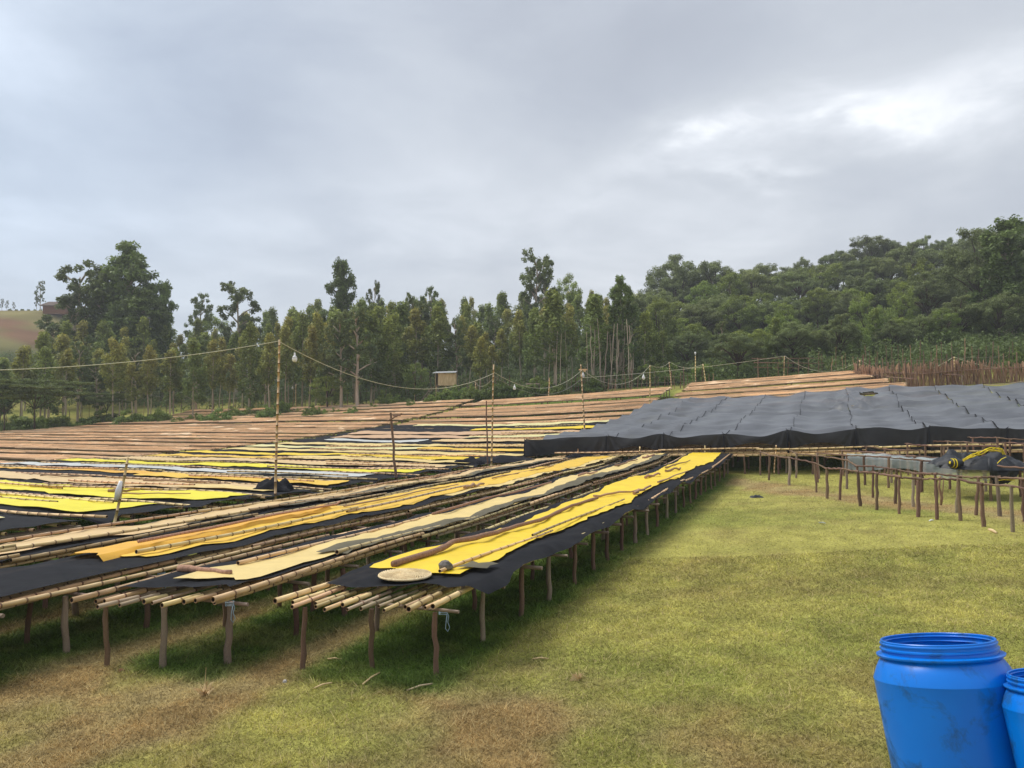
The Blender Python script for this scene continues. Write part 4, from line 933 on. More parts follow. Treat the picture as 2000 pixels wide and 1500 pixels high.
# ------------------------------------------------------------------ huts
def hut():
    b = hit(868, 788); Y = b.y; k = Y/F
    z1 = HC-(753-810)/F*Y if False else at(870, 753, Y).z; z2 = at(870, 729, Y).z; w = 40*k; d = 1.7; gzb = b.z
    root = empty('raised_hut', tuple(b), 'small raised hut of yellowish boards on stilts under a tin roof', 'hut'); h0 = z1-gzb; h1 = z2-gzb
    x0 = at(850, 753, Y).x-b.x; x1 = x0+w
    n = 12
    for i in range(n):
        mb = MB(); bw = (x1-x0-.35)/n; mb.box((x0+.35+bw*(i+.5), 0, (h0+h1)/2+random.uniform(-.03, .03)), (bw*.94, .04+.02*(i % 2), h1-h0)); mb.obj('wall_board', 'hut_wall', root)
    mb = MB(); mb.box((x0+.02, d/2, (h0+h1)/2), (.04, d, h1-h0)); mb.box((x1-.02, d/2, (h0+h1)/2), (.04, d, h1-h0)); mb.box(((x0+x1)/2, d, (h0+h1)/2), (x1-x0, .04, h1-h0)); mb.obj('side_wall', 'hut_wall', root)
    mb = MB(); mb.box(((x0+x1)/2, d/2, h0), (x1-x0, d, .08)); mb.obj('floor', 'wood', root)
    mb = MB(); mb.add([(x0-.35, -.35, h1+.02), (x1+.05, -.35, h1+.10), (x1+.05, d+.3, h1+.40), (x0-.1, d+.3, h1+.32), (x0-.35, -.35, h1-.02), (x1+.05, -.35, h1+.06), (x1+.05, d+.3, h1+.36), (x0-.1, d+.3, h1+.28)], [(0, 1, 2, 3), (7, 6, 5, 4), (0, 4, 5, 1), (1, 5, 6, 2), (2, 6, 7, 3), (3, 7, 4, 0)]); mb.obj('roof', 'tin', root)
    for x in (x0+.05, (x0+x1)/2, x1-.05):
        for y in (.02, d-.05): o = link('stilt', BAMBOO[3.0][0], root); place(o, (x, y, -.2), (x, y, h0), 1.4, length=3.0)
    for z in (h0*.35, h0*.62): mb = MB(); mb.tube([((x0+x1)/2, -.03, z), (x1, -.03, z)], .035, 5); mb.obj('brace', 'wood_grey', root)
    for (xa, xb) in ((x0-1.6, x0-.1), (x0-1.9, x0-.4)): mb = MB(); mb.tube([(xa, -.2, 0), (xb, -.1, h0*.95)], .05, 5); mb.obj('ladder_rail', 'wood_grey', root)
    for i in range(5): f = (i+.5)/5; mb = MB(); mb.tube([(x0-1.6+1.5*f, -.2, h0*.95*f), (x0-1.9+1.5*f, -.2, h0*.95*f)], .03, 5); mb.obj('rung', 'wood_grey', root)
hut()
def shed():
    b = hit(1052, 776); Y = b.y; k = Y/F; root = empty('block_shed', tuple(b), 'low shed with rusty sheet wall and grey block end', 'shed'); H = 27*k
    x = lambda px: (px-1052)*k
    mb = MB(); mb.add([(x(1028), 0, 0), (x(1068), 0, 0), (x(1068), 0, H*.9), (x(1032), 0, H*.9), (x(1028), .06, 0), (x(1068), .06, 0), (x(1068), .06, H*.9), (x(1032), .06, H*.9)], [(0, 1, 2, 3), (7, 6, 5, 4), (0, 4, 5, 1), (3, 2, 6, 7), (0, 3, 7, 4), (1, 5, 6, 2)]); mb.obj('rusty_wall', 'rust', root)
    rows = 7
    for r in range(rows):
        for c in range(3):
            if c == 2 and 2 < r < 5: continue
            bw = 4.3*k; mb = MB(); mb.box((x(1070)+bw*(c+.5+.2*(r % 2)), .1, H*1.0/rows*(r+.5)), (bw*.94, .35, H/rows*.93)); mb.obj('block', 'block', root)
    mb = MB(); mb.add([(x(1026), -.3, H*.95), (x(1086), -.3, H*1.0), (x(1086), 2.2, H*1.08), (x(1030), 2.2, H*1.05), (x(1026), -.3, H*.92), (x(1086), -.3, H*.97), (x(1086), 2.2, H*1.05), (x(1030), 2.2, H*1.02)], [(0, 1, 2, 3), (7, 6, 5, 4), (0, 4, 5, 1), (1, 5, 6, 2), (2, 6, 7, 3), (3, 7, 4, 0)]); mb.obj('roof', 'rust', root)
    mb = MB(); mb.box((x(1058), 1.1, H*.45), (x(1084)-x(1032), 2.0, H*.85)); mb.obj('rear_wall', 'rust', root)
shed()
b = hit(1540, 747); root = empty('pole_rack', tuple(b), 'open rack of crossed poles in front of the dark trees', 'rack')
for i in range(7): stick('post', RAILS, b+Vector((-3.0+i*1.0, random.uniform(-.3, .3), -.1)), b+Vector((-3.0+i*1.0, 0, 2.2+random.uniform(-.2, .3))), .05, root, b)
for i in range(3): stick('rail', RAILS, b+Vector((-3.4, random.uniform(-.4, .8), 1.5+i*.45)), b+Vector((3.6, random.uniform(-.4, .8), 1.4+i*.5)), .04, root, b)
# far thatched house on the left hilltop
def farhouse():
    b = at(113, 613, 222); b.z = g1(b.x, b.y); b.z = max(b.z, at(113, 613, 222).z); root = empty('thatched_house', tuple(b), 'low thatched house on the left hilltop', 'house')
    mb = MB(); mb.box((0, 0, 1.0), (6.5, 4, 2.6)); mb.obj('wall', 'mud', root)
    mb = MB(); mb.add([(-4, -2.8, 2.1), (4, -2.8, 2.1), (4, 2.8, 2.1), (-4, 2.8, 2.1), (-2.8, 0, 3.6), (2.8, 0, 3.6)], [(0, 1, 5, 4), (2, 3, 4, 5), (1, 2, 5), (3, 0, 4), (3, 2, 1, 0)]); mb.obj('roof', 'roof_thatch', root)
farhouse()
# ------------------------------------------------------------------ fences
def stake_fence(pts, label, n_between, hmin, hmax, r=.05, name='stake_fence'):
    P = [hit(px, py) for px, py in pts]; root = empty(name, tuple(P[0]), label, 'fence')
    for i in range(len(P)-1):
        for k in range(n_between[i]):
            f = (k+random.uniform(.15, .85))/n_between[i]; x = P[i].x+(P[i+1].x-P[i].x)*f; y = P[i].y+(P[i+1].y-P[i].y)*f; z = g1(x, y)
            stick('stake', RAILS if random.random() < .7 else STICKS, (x, y, z-.2), (x+random.uniform(-.15, .15), y, z+random.uniform(hmin, hmax)), r*random.uniform(.7, 1.2), root, P[0])
    for hh in (.7, 1.3):
        pts_ = []
        for i in range(len(P)-1):
            for k in range(6): x = P[i].x+(P[i+1].x-P[i].x)*k/6; y = P[i].y+(P[i+1].y-P[i].y)*k/6; pts_.append(Vector((x, y, g1(x, y)+hh))-P[0])
        mb = MB(); mb.tube(pts_, .012, 4); mb.obj('fence_wire', 'wire_dark', root)
stake_fence([(-30, 836), (130, 828), (250, 818), (400, 806), (520, 800), (640, 794), (780, 789), (900, 782), (1000, 775)], 'fence of thin uneven stakes along the back edge of the tan field', [6, 6, 9, 9, 10, 12, 14, 14], 1.6, 3.0)
stake_fence([(1000, 774), (1100, 768), (1200, 764), (1300, 760), (1400, 756)], 'fence of close thin stakes behind the shed and the tree trunks', [14, 14, 12, 12], 1.3, 2.4)
stake_fence([(1590, 744), (1700, 738), (1850, 730), (1990, 726)], 'tall pale stakes standing behind the dry brush fence', [9, 12, 10], 1.9, 3.2, r=.04)
def brush_fence():
    P = [hit(px, py) for px, py in ((1672, 748), (1720, 756), (1800, 758), (1880, 752), (2060, 744))]; root = empty('brush_fence', tuple(P[0]), 'fence of dry reddish brush and stalks on the right', 'fence'); rd = random.Random(3)
    mb = MB()
    for i in range(len(P)-1):
        L = (P[i+1]-P[i]).length; n = int(L*60)
        for k in range(n):
            f = rd.random(); x = P[i].x+(P[i+1].x-P[i].x)*f; y = P[i].y+(P[i+1].y-P[i].y)*f+rd.uniform(-.25, .25); z = g1(x, y); hh = rd.uniform(1.0, 2.0)*(.95+.15*math.sin(x*.4)); a = rd.uniform(-.35, .35)
            w = rd.uniform(.012, .035); c = Vector((x, y, z))-P[0]
            mb.add([c+Vector((-w, 0, 0)), c+Vector((w, 0, 0)), c+Vector((w+a, rd.uniform(-.1, .1), hh)), c+Vector((-w+a, rd.uniform(-.1, .1), hh*.97))], [(0, 1, 2, 3)])
    o = mb.obj('brush_stalks', 'dry_brush', root); o['kind'] = 'stuff'
    for i in range(len(P)-1):
        n = 7 if i else 4
        for k in range(n):
            f = k/n; x = P[i].x+(P[i+1].x-P[i].x)*f; y = P[i].y+(P[i+1].y-P[i].y)*f-.3; z = g1(x, y); stick('post', RAILS, (x, y, z-.1), (x+.05, y, z+2.4+random.uniform(-.2, .3)), .055, root, P[0])
        stick('rail', RAILS, P[i]+Z3*1.2-Vector((0, .35, 0)), P[i+1]+Z3*1.2-Vector((0, .35, 0)), .04, root, P[0])
brush_fence()
# ------------------------------------------------------------------ barrels
def barrel(c, R_, label, tilt, paper=False):
    root = empty('plastic_barrel', tuple(c), label, 'barrel'); q = Quaternion(Vector((1, 0, 0)), tilt[0]) @ Quaternion(Vector((0, 1, 0)), tilt[1]); root.rotation_mode = 'QUATERNION'; root.rotation_quaternion = q
    k = R_/.23; n = 72
    def lathe(prof, name, m, sm=True):
        V = []
        for (r, z) in prof: V += [(r*k*math.cos(2*PI*j/n), r*k*math.sin(2*PI*j/n), z*k) for j in range(n)]
        mb = MB(); mb.add(V, [(i*n+j, i*n+(j+1) % n, (i+1)*n+(j+1) % n, (i+1)*n+j) for i in range(len(prof)-1) for j in range(n)]); o = mb.obj(name, m, root, smooth=True)
        me = o.data
        import bmesh as _b
        bm = _b.new(); bm.from_mesh(me)
        for e in bm.edges:
            if len(e.link_faces) == 2 and e.calc_face_angle(0) > .42: e.smooth = False
        bm.to_mesh(me); bm.free(); return o
    # z = 0 at the rim top; body hangs below
    lathe([(.222, -.96), (.238, -.945), (.244, -.90), (.256, -.70), (.268, -.45), (.276, -.25), (.279, -.172), (.2805, -.164), (.278, -.156), (.262, -.118), (.244, -.086), (.236, -.078), (.232, -.072)], 'body', 'blue_plastic')
    lathe([(.232, -.074), (.246, -.072), (.253, -.066), (.254, -.060), (.247, -.057), (.230, -.054)], 'flange', 'blue_plastic')
    lathe([(.230, -.056), (.2285, -.044), (.2355, -.040), (.2355, -.034), (.2285, -.030), (.2285, -.020), (.2325, -.017), (.2325, -.012), (.2285, -.009), (.2285, -.003), (.226, 0), (.222, 0), (.219, -.003), (.219, -.012), (.214, -.016), (.219, -.022), (.219, -.032), (.213, -.037), (.219, -.043), (.219, -.060), (.224, -.075)], 'threaded_neck', 'blue_plastic')
    lathe([(.224, -.075), (.240, -.095), (.262, -.150), (.264, -.22), (.24, -.6), (.215, -.93), (.0, -.94)], 'inner_wall', 'blue_plastic')
    lathe([(.0, -.955), (.21, -.96), (.222, -.96)], 'base', 'blue_plastic')
    if paper:
        for (a0, a1, z0, z1, sd) in ((-2.40, -1.95, -.44, -.30, 1), (-2.34, -1.9, -.60, -.475, 2)):
            rd = random.Random(sd); V = []; na = 16; nz = 8
            def rr(z): return float(np.interp(z, [-.9, -.7, -.45, -.25, -.172], [.244, .256, .268, .276, .279]))+.0015
            for i in range(na+1):
                for j in range(nz+1):
                    a = a0+(a1-a0)*i/na+ (rd.uniform(-.03, .03) if i in (0, na) else 0); z = z0+(z1-z0)*j/nz + (rd.uniform(-.012, .012) if j in (0, nz) else 0)
                    V.append((rr(z)*k*math.cos(a), rr(z)*k*math.sin(a), z*k))
            Fs = [(i*(nz+1)+j, (i+1)*(nz+1)+j, (i+1)*(nz+1)+j+1, i*(nz+1)+j+1) for i in range(na) for j in range(nz) if rd.random() > .16]
            mb = MB(); mb.add(V, Fs); mb.obj('torn_label', 'label_paper', root)
            V2 = []; F2 = []                                     # faint rows of illegible print left on the paper
            for r_ in range(3):
                for g_ in range(7):
                    aa = a0+.05+g_*.055; zz = z0+.03+r_*.035; o = len(V2)
                    for (da_, dz_) in ((0, 0), (.03, 0), (.03, .012), (0, .012)): V2.append(((rr(zz)+.0015)*k*math.cos(aa+da_), (rr(zz)+.0015)*k*math.sin(aa+da_), (zz+dz_)*k))
                    F2.append((o, o+1, o+2, o+3))
            mb = MB(); mb.add(V2, F2); mb.obj('faded_print', 'label_ink', root)
    return root
BC1 = at(1829, 1247, 2.95); barrel(BC1, .199, 'large open blue plastic barrel at the lower right, dark scuffs on its side', BARREL_TILT)
BC2 = at(2066, 1316, 2.62); barrel(BC2, .150, 'smaller blue plastic barrel at the right border with a torn paper label', BARREL_TILT, True)
# ------------------------------------------------------------------ small debris on the lawn
def flat_scrap(px, py, w, h, m, label, cat, seed=1, name='scrap'):
    p = hit(px, py); return heap(name, p+Z3*.0, w, w*.6, h, m, label, cat, seed, 10, 8)
flat_scrap(1478, 972, .22, .12, 'net_tarp', 'small crumpled black cloth lying on the lawn before the shelter', 'cloth scrap', 2, 'cloth_scrap')
for (a, b, r, m, l, c, nm) in (((1932, 1036), (1946, 1043), .035, 'hut_wall', 'short pale wood piece on the grass beside the right frames', 'wood piece', 'wood_piece'), ((1815, 1019), (1823, 1018), .02, 'white_plastic', 'tiny white plastic scrap under the front rail frame', 'plastic scrap', 'plastic_scrap'),
                      ((1600, 1022), (1612, 1024), .018, 'net_white', 'faint white scrap on the lawn left of the frames', 'plastic scrap', 'plastic_scrap'), ((612, 1348), (648, 1338), .010, 'hut_wall', 'dry straw stalk on the grass below the nearest table', 'stalk', 'stalk'),
                      ((795, 1352), (845, 1340), .012, 'bamboo_grey', 'forked dry stick on the grass by the front right table leg', 'stick', 'stick'), ((708, 1340), (742, 1318), .011, 'hut_wall', 'pale bamboo splinter on the grass under the nearest table', 'splinter', 'splinter'),
                      ((640, 1290), (668, 1292), .010, 'hut_wall', 'thin straw left of the nearest table leg', 'stalk', 'stalk'), ((1040, 1290), (1072, 1291), .009, 'hut_wall', 'short straw right of the nearest table', 'stalk', 'stalk')):
    p = hit(*a); q = hit(*b); p.z += .02; q.z += .03; mb = MB(); mid = (q-p)/2+Vector((0, 0, .015)); mb.tube([(0, 0, 0), mid, q-p], [r, r*1.05, r*.8], 7); tag(mb.obj(nm, m, smooth=True, loc=tuple(p)), l, c)
p = hit(237, 1314); rock('clod', p+Z3*.015, .05, 'dark clod of earth on the grass before the second table', 'clod', 'mud'); p = hit(556, 1333); rock('clod', p+Z3*.01, .03, 'pale pebble on the grass left of the nearest table leg', 'pebble', 'label_paper')
# dry tussock with a tall stem
def tussock(px, py, label, h=.35, n=40, col=(.50, .42, .2)):
    p = hit(px, py); mb = MB(); rd = random.Random(px)
    for i in range(n):
        a = rd.uniform(0, 6.28); l = rd.uniform(.3, 1)*h*.8; e = Vector((math.cos(a)*l, math.sin(a)*l, rd.uniform(.05, .6)*h)); w = .004
        mb.add([(-w, 0, 0), (w, 0, 0), e*.6+Vector((w, 0, .04)), e, e*.6+Vector((-w, 0, .04))], [(0, 1, 2, 3, 4)])
    mb.tube([(0, 0, 0), (0, 0, h*.6), (.01, 0, h*1.35)], [.005, .004, .002], 4); tag(mb.obj('grass_tussock', 'hut_wall', loc=tuple(p)), label, 'grass tussock')
tussock(400, 1358, 'dry grass tussock with one tall stem before the second table', .24); tussock(1130, 1330, 'flattened tuft of long dry grass right of the nearest table', .16, 24)
# ------------------------------------------------------------------ trees
def leafcloud(rd, clumps, per, size, base, tipc, zmin, zmax, droop=0.3):
    """clumps: (x, y, z, rx, rz). returns verts, faces, colours of small leaf sprays"""
    per = int(per*1.5); size = size*.80; n = len(clumps)*per; Cc = np.repeat(np.array(clumps), per, 0); g = np.random.default_rng(rd)
    d = g.normal(size=(n, 3)); d /= np.linalg.norm(d, axis=1)[:, None]; rr = g.random(n)**(1/2.2)
    P = Cc[:, :3] + d*rr[:, None]*np.stack([Cc[:, 3], Cc[:, 3], Cc[:, 4]], 1)
    nrm = d*.6 + g.normal(size=(n, 3))*.6 + np.array([0, 0, .5]); nrm /= np.linalg.norm(nrm, axis=1)[:, None]
    a = np.cross(nrm, g.normal(size=(n, 3))); a /= np.linalg.norm(a, axis=1)[:, None]; a[:, 2] -= droop; b = np.cross(nrm, a)
    s = size*g.uniform(.6, 1.4, n)[:, None]
    V = np.stack([P-a*s*.6, P+b*s*.28, P+a*s*.75, P-b*s*.28], 1).reshape(-1, 3)
    Fc = np.arange(n*4).reshape(-1, 4)
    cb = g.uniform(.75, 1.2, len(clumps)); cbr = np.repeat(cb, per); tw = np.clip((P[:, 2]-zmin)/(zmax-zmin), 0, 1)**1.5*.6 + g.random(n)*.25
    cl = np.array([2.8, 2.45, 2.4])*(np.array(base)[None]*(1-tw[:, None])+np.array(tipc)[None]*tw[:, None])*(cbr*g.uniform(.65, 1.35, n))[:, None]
    return V, Fc, np.repeat(cl, 4, 0)
def tree_proto(kind, seed):
    """10 m tall prototype: returns (trunk mesh, crown mesh)"""
    rd = random.Random(seed); H = 10.0; mb = MB(); cl = []
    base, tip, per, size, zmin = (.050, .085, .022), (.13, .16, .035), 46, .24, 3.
    lean = (rd.uniform(-.3, .3), rd.uniform(-.3, .3))
    def tr(z, f=1): return Vector((lean[0]*(z/H)**2*f+.08*math.sin(z*.9+seed), lean[1]*(z/H)**2*f, z))
    def trunk(r, top, n=8): mb.tube([tr(z) for z in np.linspace(-.8, top, n)], [r*(1-.82*i/(n-1)) for i in range(n)], 7)
    def limb(z, th, L, rise, r): 
        p = tr(z); e = p+Vector((math.cos(th)*L, math.sin(th)*L, rise)); mid = p.lerp(e, .5)+Vector((0, 0, rise*.12)); mb.tube([p, mid, e], [r, r*.7, r*.3], 5); return e
    if kind == 'sapling':             # slim plantation eucalyptus: bare pole stem, narrow pointed crown
        trunk(.085, 9.2); c0 = rd.uniform(3.4, 4.6); per = 50; size = .25; zmin = c0
        for i in range(34):
            f = (i+.5)/34; z = c0+(9.6-c0)*f; w = 1.25*math.sin(PI*min(1, (f*.80+.20)))**.9*(1-.35*f); th = rd.uniform(0, 6.28); q = w*rd.random()**.6
            if i % 3 == 0: limb(z-.5, th, q, .5, .03)
            p = tr(z); cl.append((p.x+q*math.cos(th), p.y+q*math.sin(th), z, .42, .55))
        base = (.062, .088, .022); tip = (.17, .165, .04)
    elif kind == 'plantation':        # denser plantation tree, lower crown
        trunk(.10, 9.2); c0 = rd.uniform(1.8, 3.0); per = 46; size = .27; zmin = c0
        for i in range(52):
            f = (i+.5)/52; z = c0+(9.7-c0)*f; w = 1.7*math.sin(PI*min(1, (f*.78+.22)))**.8*(1-.4*f); th = rd.uniform(0, 6.28); q = w*rd.random()**.5
            if i % 4 == 0: limb(z-.5, th, q, .6, .03)
            p = tr(z); cl.append((p.x+q*math.cos(th), p.y+q*math.sin(th), z, .48, .60))
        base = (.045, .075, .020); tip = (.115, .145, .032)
    elif kind == 'tall':              # old eucalyptus: open lobed crown with sky gaps
        trunk(.17, 9.0); per = 44; size = .19; zmin = 3
        for k in range(15):
            f = k/14; z = 3.2+6.1*f; th = k*2.4+rd.uniform(-.4, .4); L = rd.uniform(.8, 2.1)*(1-.55*f)*(1.0 if f > .1 else .7); e = limb(z-.7, th, L, .9, .07)
            for j in range(7):
                t2 = rd.uniform(0, 6.28); q = rd.uniform(0, .62); cl.append((e.x+q*math.cos(t2), e.y+q*math.sin(t2), e.z+rd.uniform(-.5, .45), .26, .27))
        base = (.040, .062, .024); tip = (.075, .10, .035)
    elif kind == 'massive':           # tall dense eucalyptus with many lobes
        trunk(.24, 9.0); per = 52; size = .18; zmin = 1.5
        for k in range(34):
            f = k/33; z = 1.6+7.8*f; th = k*2.4+rd.uniform(-.4, .4); w = (2.0*(1-f)**.55+.15)*(.75+.35*math.sin(f*9+seed)); L = w*rd.uniform(.5, 1.0); e = limb(max(.8, z-1.1), th, L, 1.0, .06)
            for j in range(8):
                t2 = rd.uniform(0, 6.28); q = rd.uniform(0, .6); cl.append((e.x+q*math.cos(t2), e.y+q*math.sin(t2), e.z+rd.uniform(-.55, .5), .30, .34))
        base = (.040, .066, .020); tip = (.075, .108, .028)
    elif kind == 'broadleaf':         # spreading crown in layered domes
        trunk(.20, 6.5, 6); per = 85; size = .17; zmin = 3.5
        for k in range(22):
            th = k*2.4; L = 3.3*math.sqrt((k+.5)/22); z = 9.1-2.7*(L/3.3)**2*rd.uniform(.75, 1.15)-rd.uniform(0, .8); e = limb(rd.uniform(3, 5), th, L, z-4, .09)
            for j in range(8):
                t2 = rd.uniform(0, 6.28); q = rd.uniform(0, .8); cl.append((e.x+q*math.cos(t2), e.y+q*math.sin(t2), e.z+rd.uniform(-.75, .45), .48, .42))
        for k in range(26):
            th = rd.uniform(0, 6.28); L = rd.uniform(.8, 3.0); cl.append((L*math.cos(th), L*math.sin(th), rd.uniform(3.8, 6.5), .55, .45))
        base = (.052, .074, .030); tip = (.095, .125, .045)
    elif kind == 'round':             # leafy round topped tree, lush green
        trunk(.16, 6.5, 6); per = 75; size = .18; zmin = 2
        for k in range(90):
            u = rd.uniform(-1, 1); th = rd.uniform(0, 6.28); q = math.sqrt(1-u*u)*2.4*rd.uniform(.55, 1); z = 6.2+3.2*u*rd.uniform(.8, 1.05)
            if k % 9 == 0: limb(3.5, th, q*.8, z-3.5, .06)
            cl.append((q*math.cos(th), q*math.sin(th), z, .50, .45))
        base = (.048, .082, .020); tip = (.12, .16, .035)
    elif kind == 'umbrella':          # flat layered acacia
        trunk(.22, 6.0, 6); per = 46; size = .26; zmin = 6
        for k in range(30):
            th = k*2.4; L = 6.2*math.sqrt((k+.5)/30); lay = rd.choice((0, .9, 1.8)); e = limb(4.9, th, L, 2.9+lay-.05*L, .06) if k % 4 == 0 else tr(4.9)+Vector((math.cos(th)*L, math.sin(th)*L, 2.9+lay-.05*L))
            for j in range(13):
                t2 = rd.uniform(0, 6.28); q = rd.uniform(0, 1.7); cl.append((e.x+q*math.cos(t2), e.y+q*math.sin(t2), e.z+rd.uniform(-.15, .2), .75, .16))
        base = (.035, .052, .016); tip = (.06, .08, .022)
    elif kind == 'bush':              # proto is 10 units: scaled down a lot
        per = 42; size = .75; zmin = 0; trunk(.3, 5, 5)
        for k in range(70):
            th = rd.uniform(0, 6.28); q = 5.5*rd.random()**.5; z = rd.uniform(.6, 1)*9*(1-(q/6.6)**2)*rd.uniform(.3, 1); cl.append((q*math.cos(th), q*math.sin(th), max(.7, z), 1.3, 1.0))
        base = (.045, .078, .018); tip = (.10, .14, .03)
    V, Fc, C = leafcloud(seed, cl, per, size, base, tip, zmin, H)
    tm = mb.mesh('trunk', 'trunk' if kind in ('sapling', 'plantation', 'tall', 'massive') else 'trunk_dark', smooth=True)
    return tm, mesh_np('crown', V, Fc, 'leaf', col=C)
PROTO = {k: [tree_proto(k, 100*i+len(k)) for i in range(n)] for k, n in (('sapling', 4), ('plantation', 4), ('tall', 3), ('massive', 2), ('broadleaf', 3), ('round', 3), ('umbrella', 1), ('bush', 3))}
NT = [0]
def tree(kind, x, y, h, label, cat='tree', group=None, wide=1.0, name=None, z=None, idx=None, rz=None):
    tm, cm = PROTO[kind][random.randrange(len(PROTO[kind])) if idx is None else idx]; z = g1(x, y) if z is None else z
    nm = name or {'sapling': 'eucalyptus_tree', 'plantation': 'eucalyptus_tree', 'tall': 'eucalyptus_tree', 'massive': 'eucalyptus_tree', 'broadleaf': 'broadleaf_tree', 'round': 'leafy_tree', 'umbrella': 'flat_topped_tree', 'bush': 'bush'}[kind]
    r = empty(nm, (x, y, z-.1), label, cat, group); k = h/10; r.scale = (k*wide, k*wide, k); r.rotation_euler = (0, 0, random.uniform(0, 6.28) if rz is None else rz)
    link('trunk', tm, r); link('crown', cm, r); NT[0] += 1; return r
def tree_px(kind, px, pytop, Y, label, wide=1.0, group=None, **kw):
    p = at(px, pytop, Y); g = g1(p.x, p.y); return tree(kind, p.x, p.y, max(1.2 if kind == 'bush' else 3, (p.z-g)*1.01), label, wide=wide, group=group, **kw)
# -- trees one can single out
tree_px('massive', 252, 468, 128, 'tallest dark eucalyptus rising on the left above the plantation', 1.3, idx=0)
tree_px('massive', 205, 520, 130, 'dark eucalyptus leaning into the tallest one from the left', 1.3, idx=1)
tree_px('tall', 150, 515, 131, 'airy eucalyptus with sky gaps left of the tallest tree', 1.35, idx=0)
tree_px('tall', 136, 565, 132, 'low open crowned eucalyptus at the left foot of the tall cluster', .95, idx=1)
tree_px('massive', 320, 545, 127, 'pointed eucalyptus just right of the tallest tree', .8, idx=1)
tree_px('massive', 285, 560, 124, 'dense dark eucalyptus below the right shoulder of the tallest tree', 1.4, idx=0)
tree_px('tall', 392, 575, 150, 'hazy thin eucalyptus standing alone against the sky', 1.0, idx=2)
tree_px('round', 415, 612, 150, 'low hazy round tree beside the lone thin eucalyptus', 1.3)
tree_px('tall', 466, 548, 125, 'open round topped eucalyptus against the sky left of the tall bamboo pole', 1.15, idx=1)
tree_px('massive', 668, 503, 125, 'tall lobed eucalyptus standing clear above the middle plantation', .85, idx=1)
tree_px('tall', 735, 550, 130, 'slim small headed eucalyptus right of the tall lobed one', .6, idx=0)
tree_px('tall', 842, 560, 112, 'slender eucalyptus with ragged pointed top above the raised hut', .7, idx=2)
tree_px('tall', 808, 572, 110, 'twin of pointed eucalyptus left of the ragged one above the hut', .75, idx=1)
tree_px('tall', 1045, 492, 122, 'open lacy eucalyptus with thin twigs on the skyline at centre', 1.0, idx=0)
tree_px('tall', 1065, 500, 124, 'second lacy eucalyptus leaning on the skyline one', .8, idx=2)
tree_px('round', 1110, 530, 135, 'dark ball crowned tree on the skyline right of the lacy one', .7, idx=0)
tree_px('massive', 1212, 535, 90, 'big pointed eucalyptus above the group of bare pale stems', .95, idx=0)
tree_px('plantation', 1160, 575, 91, 'bushy eucalyptus left of the big pointed one', 1.3)
tree_px('plantation', 1082, 565, 90, 'broad eucalyptus above bare stems near the centre', 1.35)
tree_px('broadleaf', 1325, 492, 150, 'tall broadleaf tree with pointed head on the right skyline', 1.1, idx=0)
tree_px('broadleaf', 1395, 512, 150, 'wide domed broadleaf tree on the right skyline', 1.3, idx=1)
tree_px('broadleaf', 1490, 512, 150, 'rounded broadleaf tree right of the wide domed one', 1.15, idx=2)
tree_px('broadleaf', 1565, 500, 160, 'dark conical tree poking above the right skyline', .8, idx=0)
tree_px('broadleaf', 1630, 492, 158, 'flat lacy tree on the rising right skyline', 1.2, idx=1)
tree_px('broadleaf', 1700, 457, 160, 'high lacy broadleaf tree halfway up the right hill', 1.3, idx=2)
tree_px('broadleaf', 1735, 465, 158, 'lacy broadleaf tree beside the high one on the right hill', 1.1, idx=0)
tree_px('broadleaf', 1805, 462, 162, 'dark dense tree on the right hill crest', .9, idx=1)
tree_px('broadleaf', 1850, 462, 160, 'pale topped broadleaf tree on the right hill crest', 1.1, idx=2)
tree_px('massive', 1965, 420, 86, 'huge layered forest tree at the right border with thick pale trunk', 1.5, idx=1)
tree_px('broadleaf', 1915, 450, 92, 'large spreading tree left of the huge border tree', 1.0, idx=1)
tree_px('round', 1690, 565, 92, 'bright green rounded tree on the right slope', 1.0)
tree_px('round', 1760, 545, 94, 'yellow green oval tree uphill of the bright rounded one', .85)
tree_px('round', 1800, 500, 110, 'brownish topped dark tree above the yellow green ones', 1.0)
tree_px('round', 1755, 615, 86, 'dark bronze bushy tree behind the brush fence', 1.25)
tree_px('round', 1815, 612, 87, 'bright lime green tree right of the bronze one', .8)
tree_px('round', 1525, 602, 88, 'pale green weeping broad tree left of the brush fence', 1.3)
tree_px('round', 1605, 640, 88, 'grey green shrubby tree between the weeping tree and the fence', 1.5)
tree_px('tall', 1408, 622, 88, 'yellow leaved crooked tree with forked pale trunk', 1.0, idx=1)
tree_px('round', 1285, 575, 104, 'light green leafy tree right of the big pointed eucalyptus', .9)
tree_px('round', 1600, 715, 84, 'small rusty leaved bush at the foot of the dark trees', 1.4)
tree_px('plantation', 772, 690, 95, 'bright young eucalyptus left of the raised hut', 1.2)
tree_px('round', 812, 705, 94, 'grey leaved small tree beside the raised hut', 1.2)
tree_px('round', 640, 728, 92, 'small bright spreading tree with forked stem behind the fence', 1.9, idx=1)
tree_px('umbrella', 70, 738, 82, 'flat topped dark acacia at the left border', 1.15)
tree_px('umbrella', 10, 748, 80, 'second flat topped acacia cut by the left border', .9)
tree_px('umbrella', 210, 765, 92, 'low spreading flat tree behind the left fence', .8)
for (px, pt, l) in ((80, 548, 'tiny lollipop tree on the left hilltop, the taller of two'), (72, 574, 'tiny lollipop tree on the left hilltop, the shorter of two'), (4, 583, 'faint tree at the left edge of the hilltop'), (14, 586, 'second faint tree near the left edge of the hilltop'), (27, 590, 'tiny round tree on the left hilltop')):
    tree_px('tall', px, pt, 235, l, .9, idx=0)
for k in range(9): tree_px('bush', 20+k*12, 602+random.uniform(-3, 2), 236, ORD[k]+' small shrub from the left on the far left hill crest', .8, group='shrubs on the left hilltop')
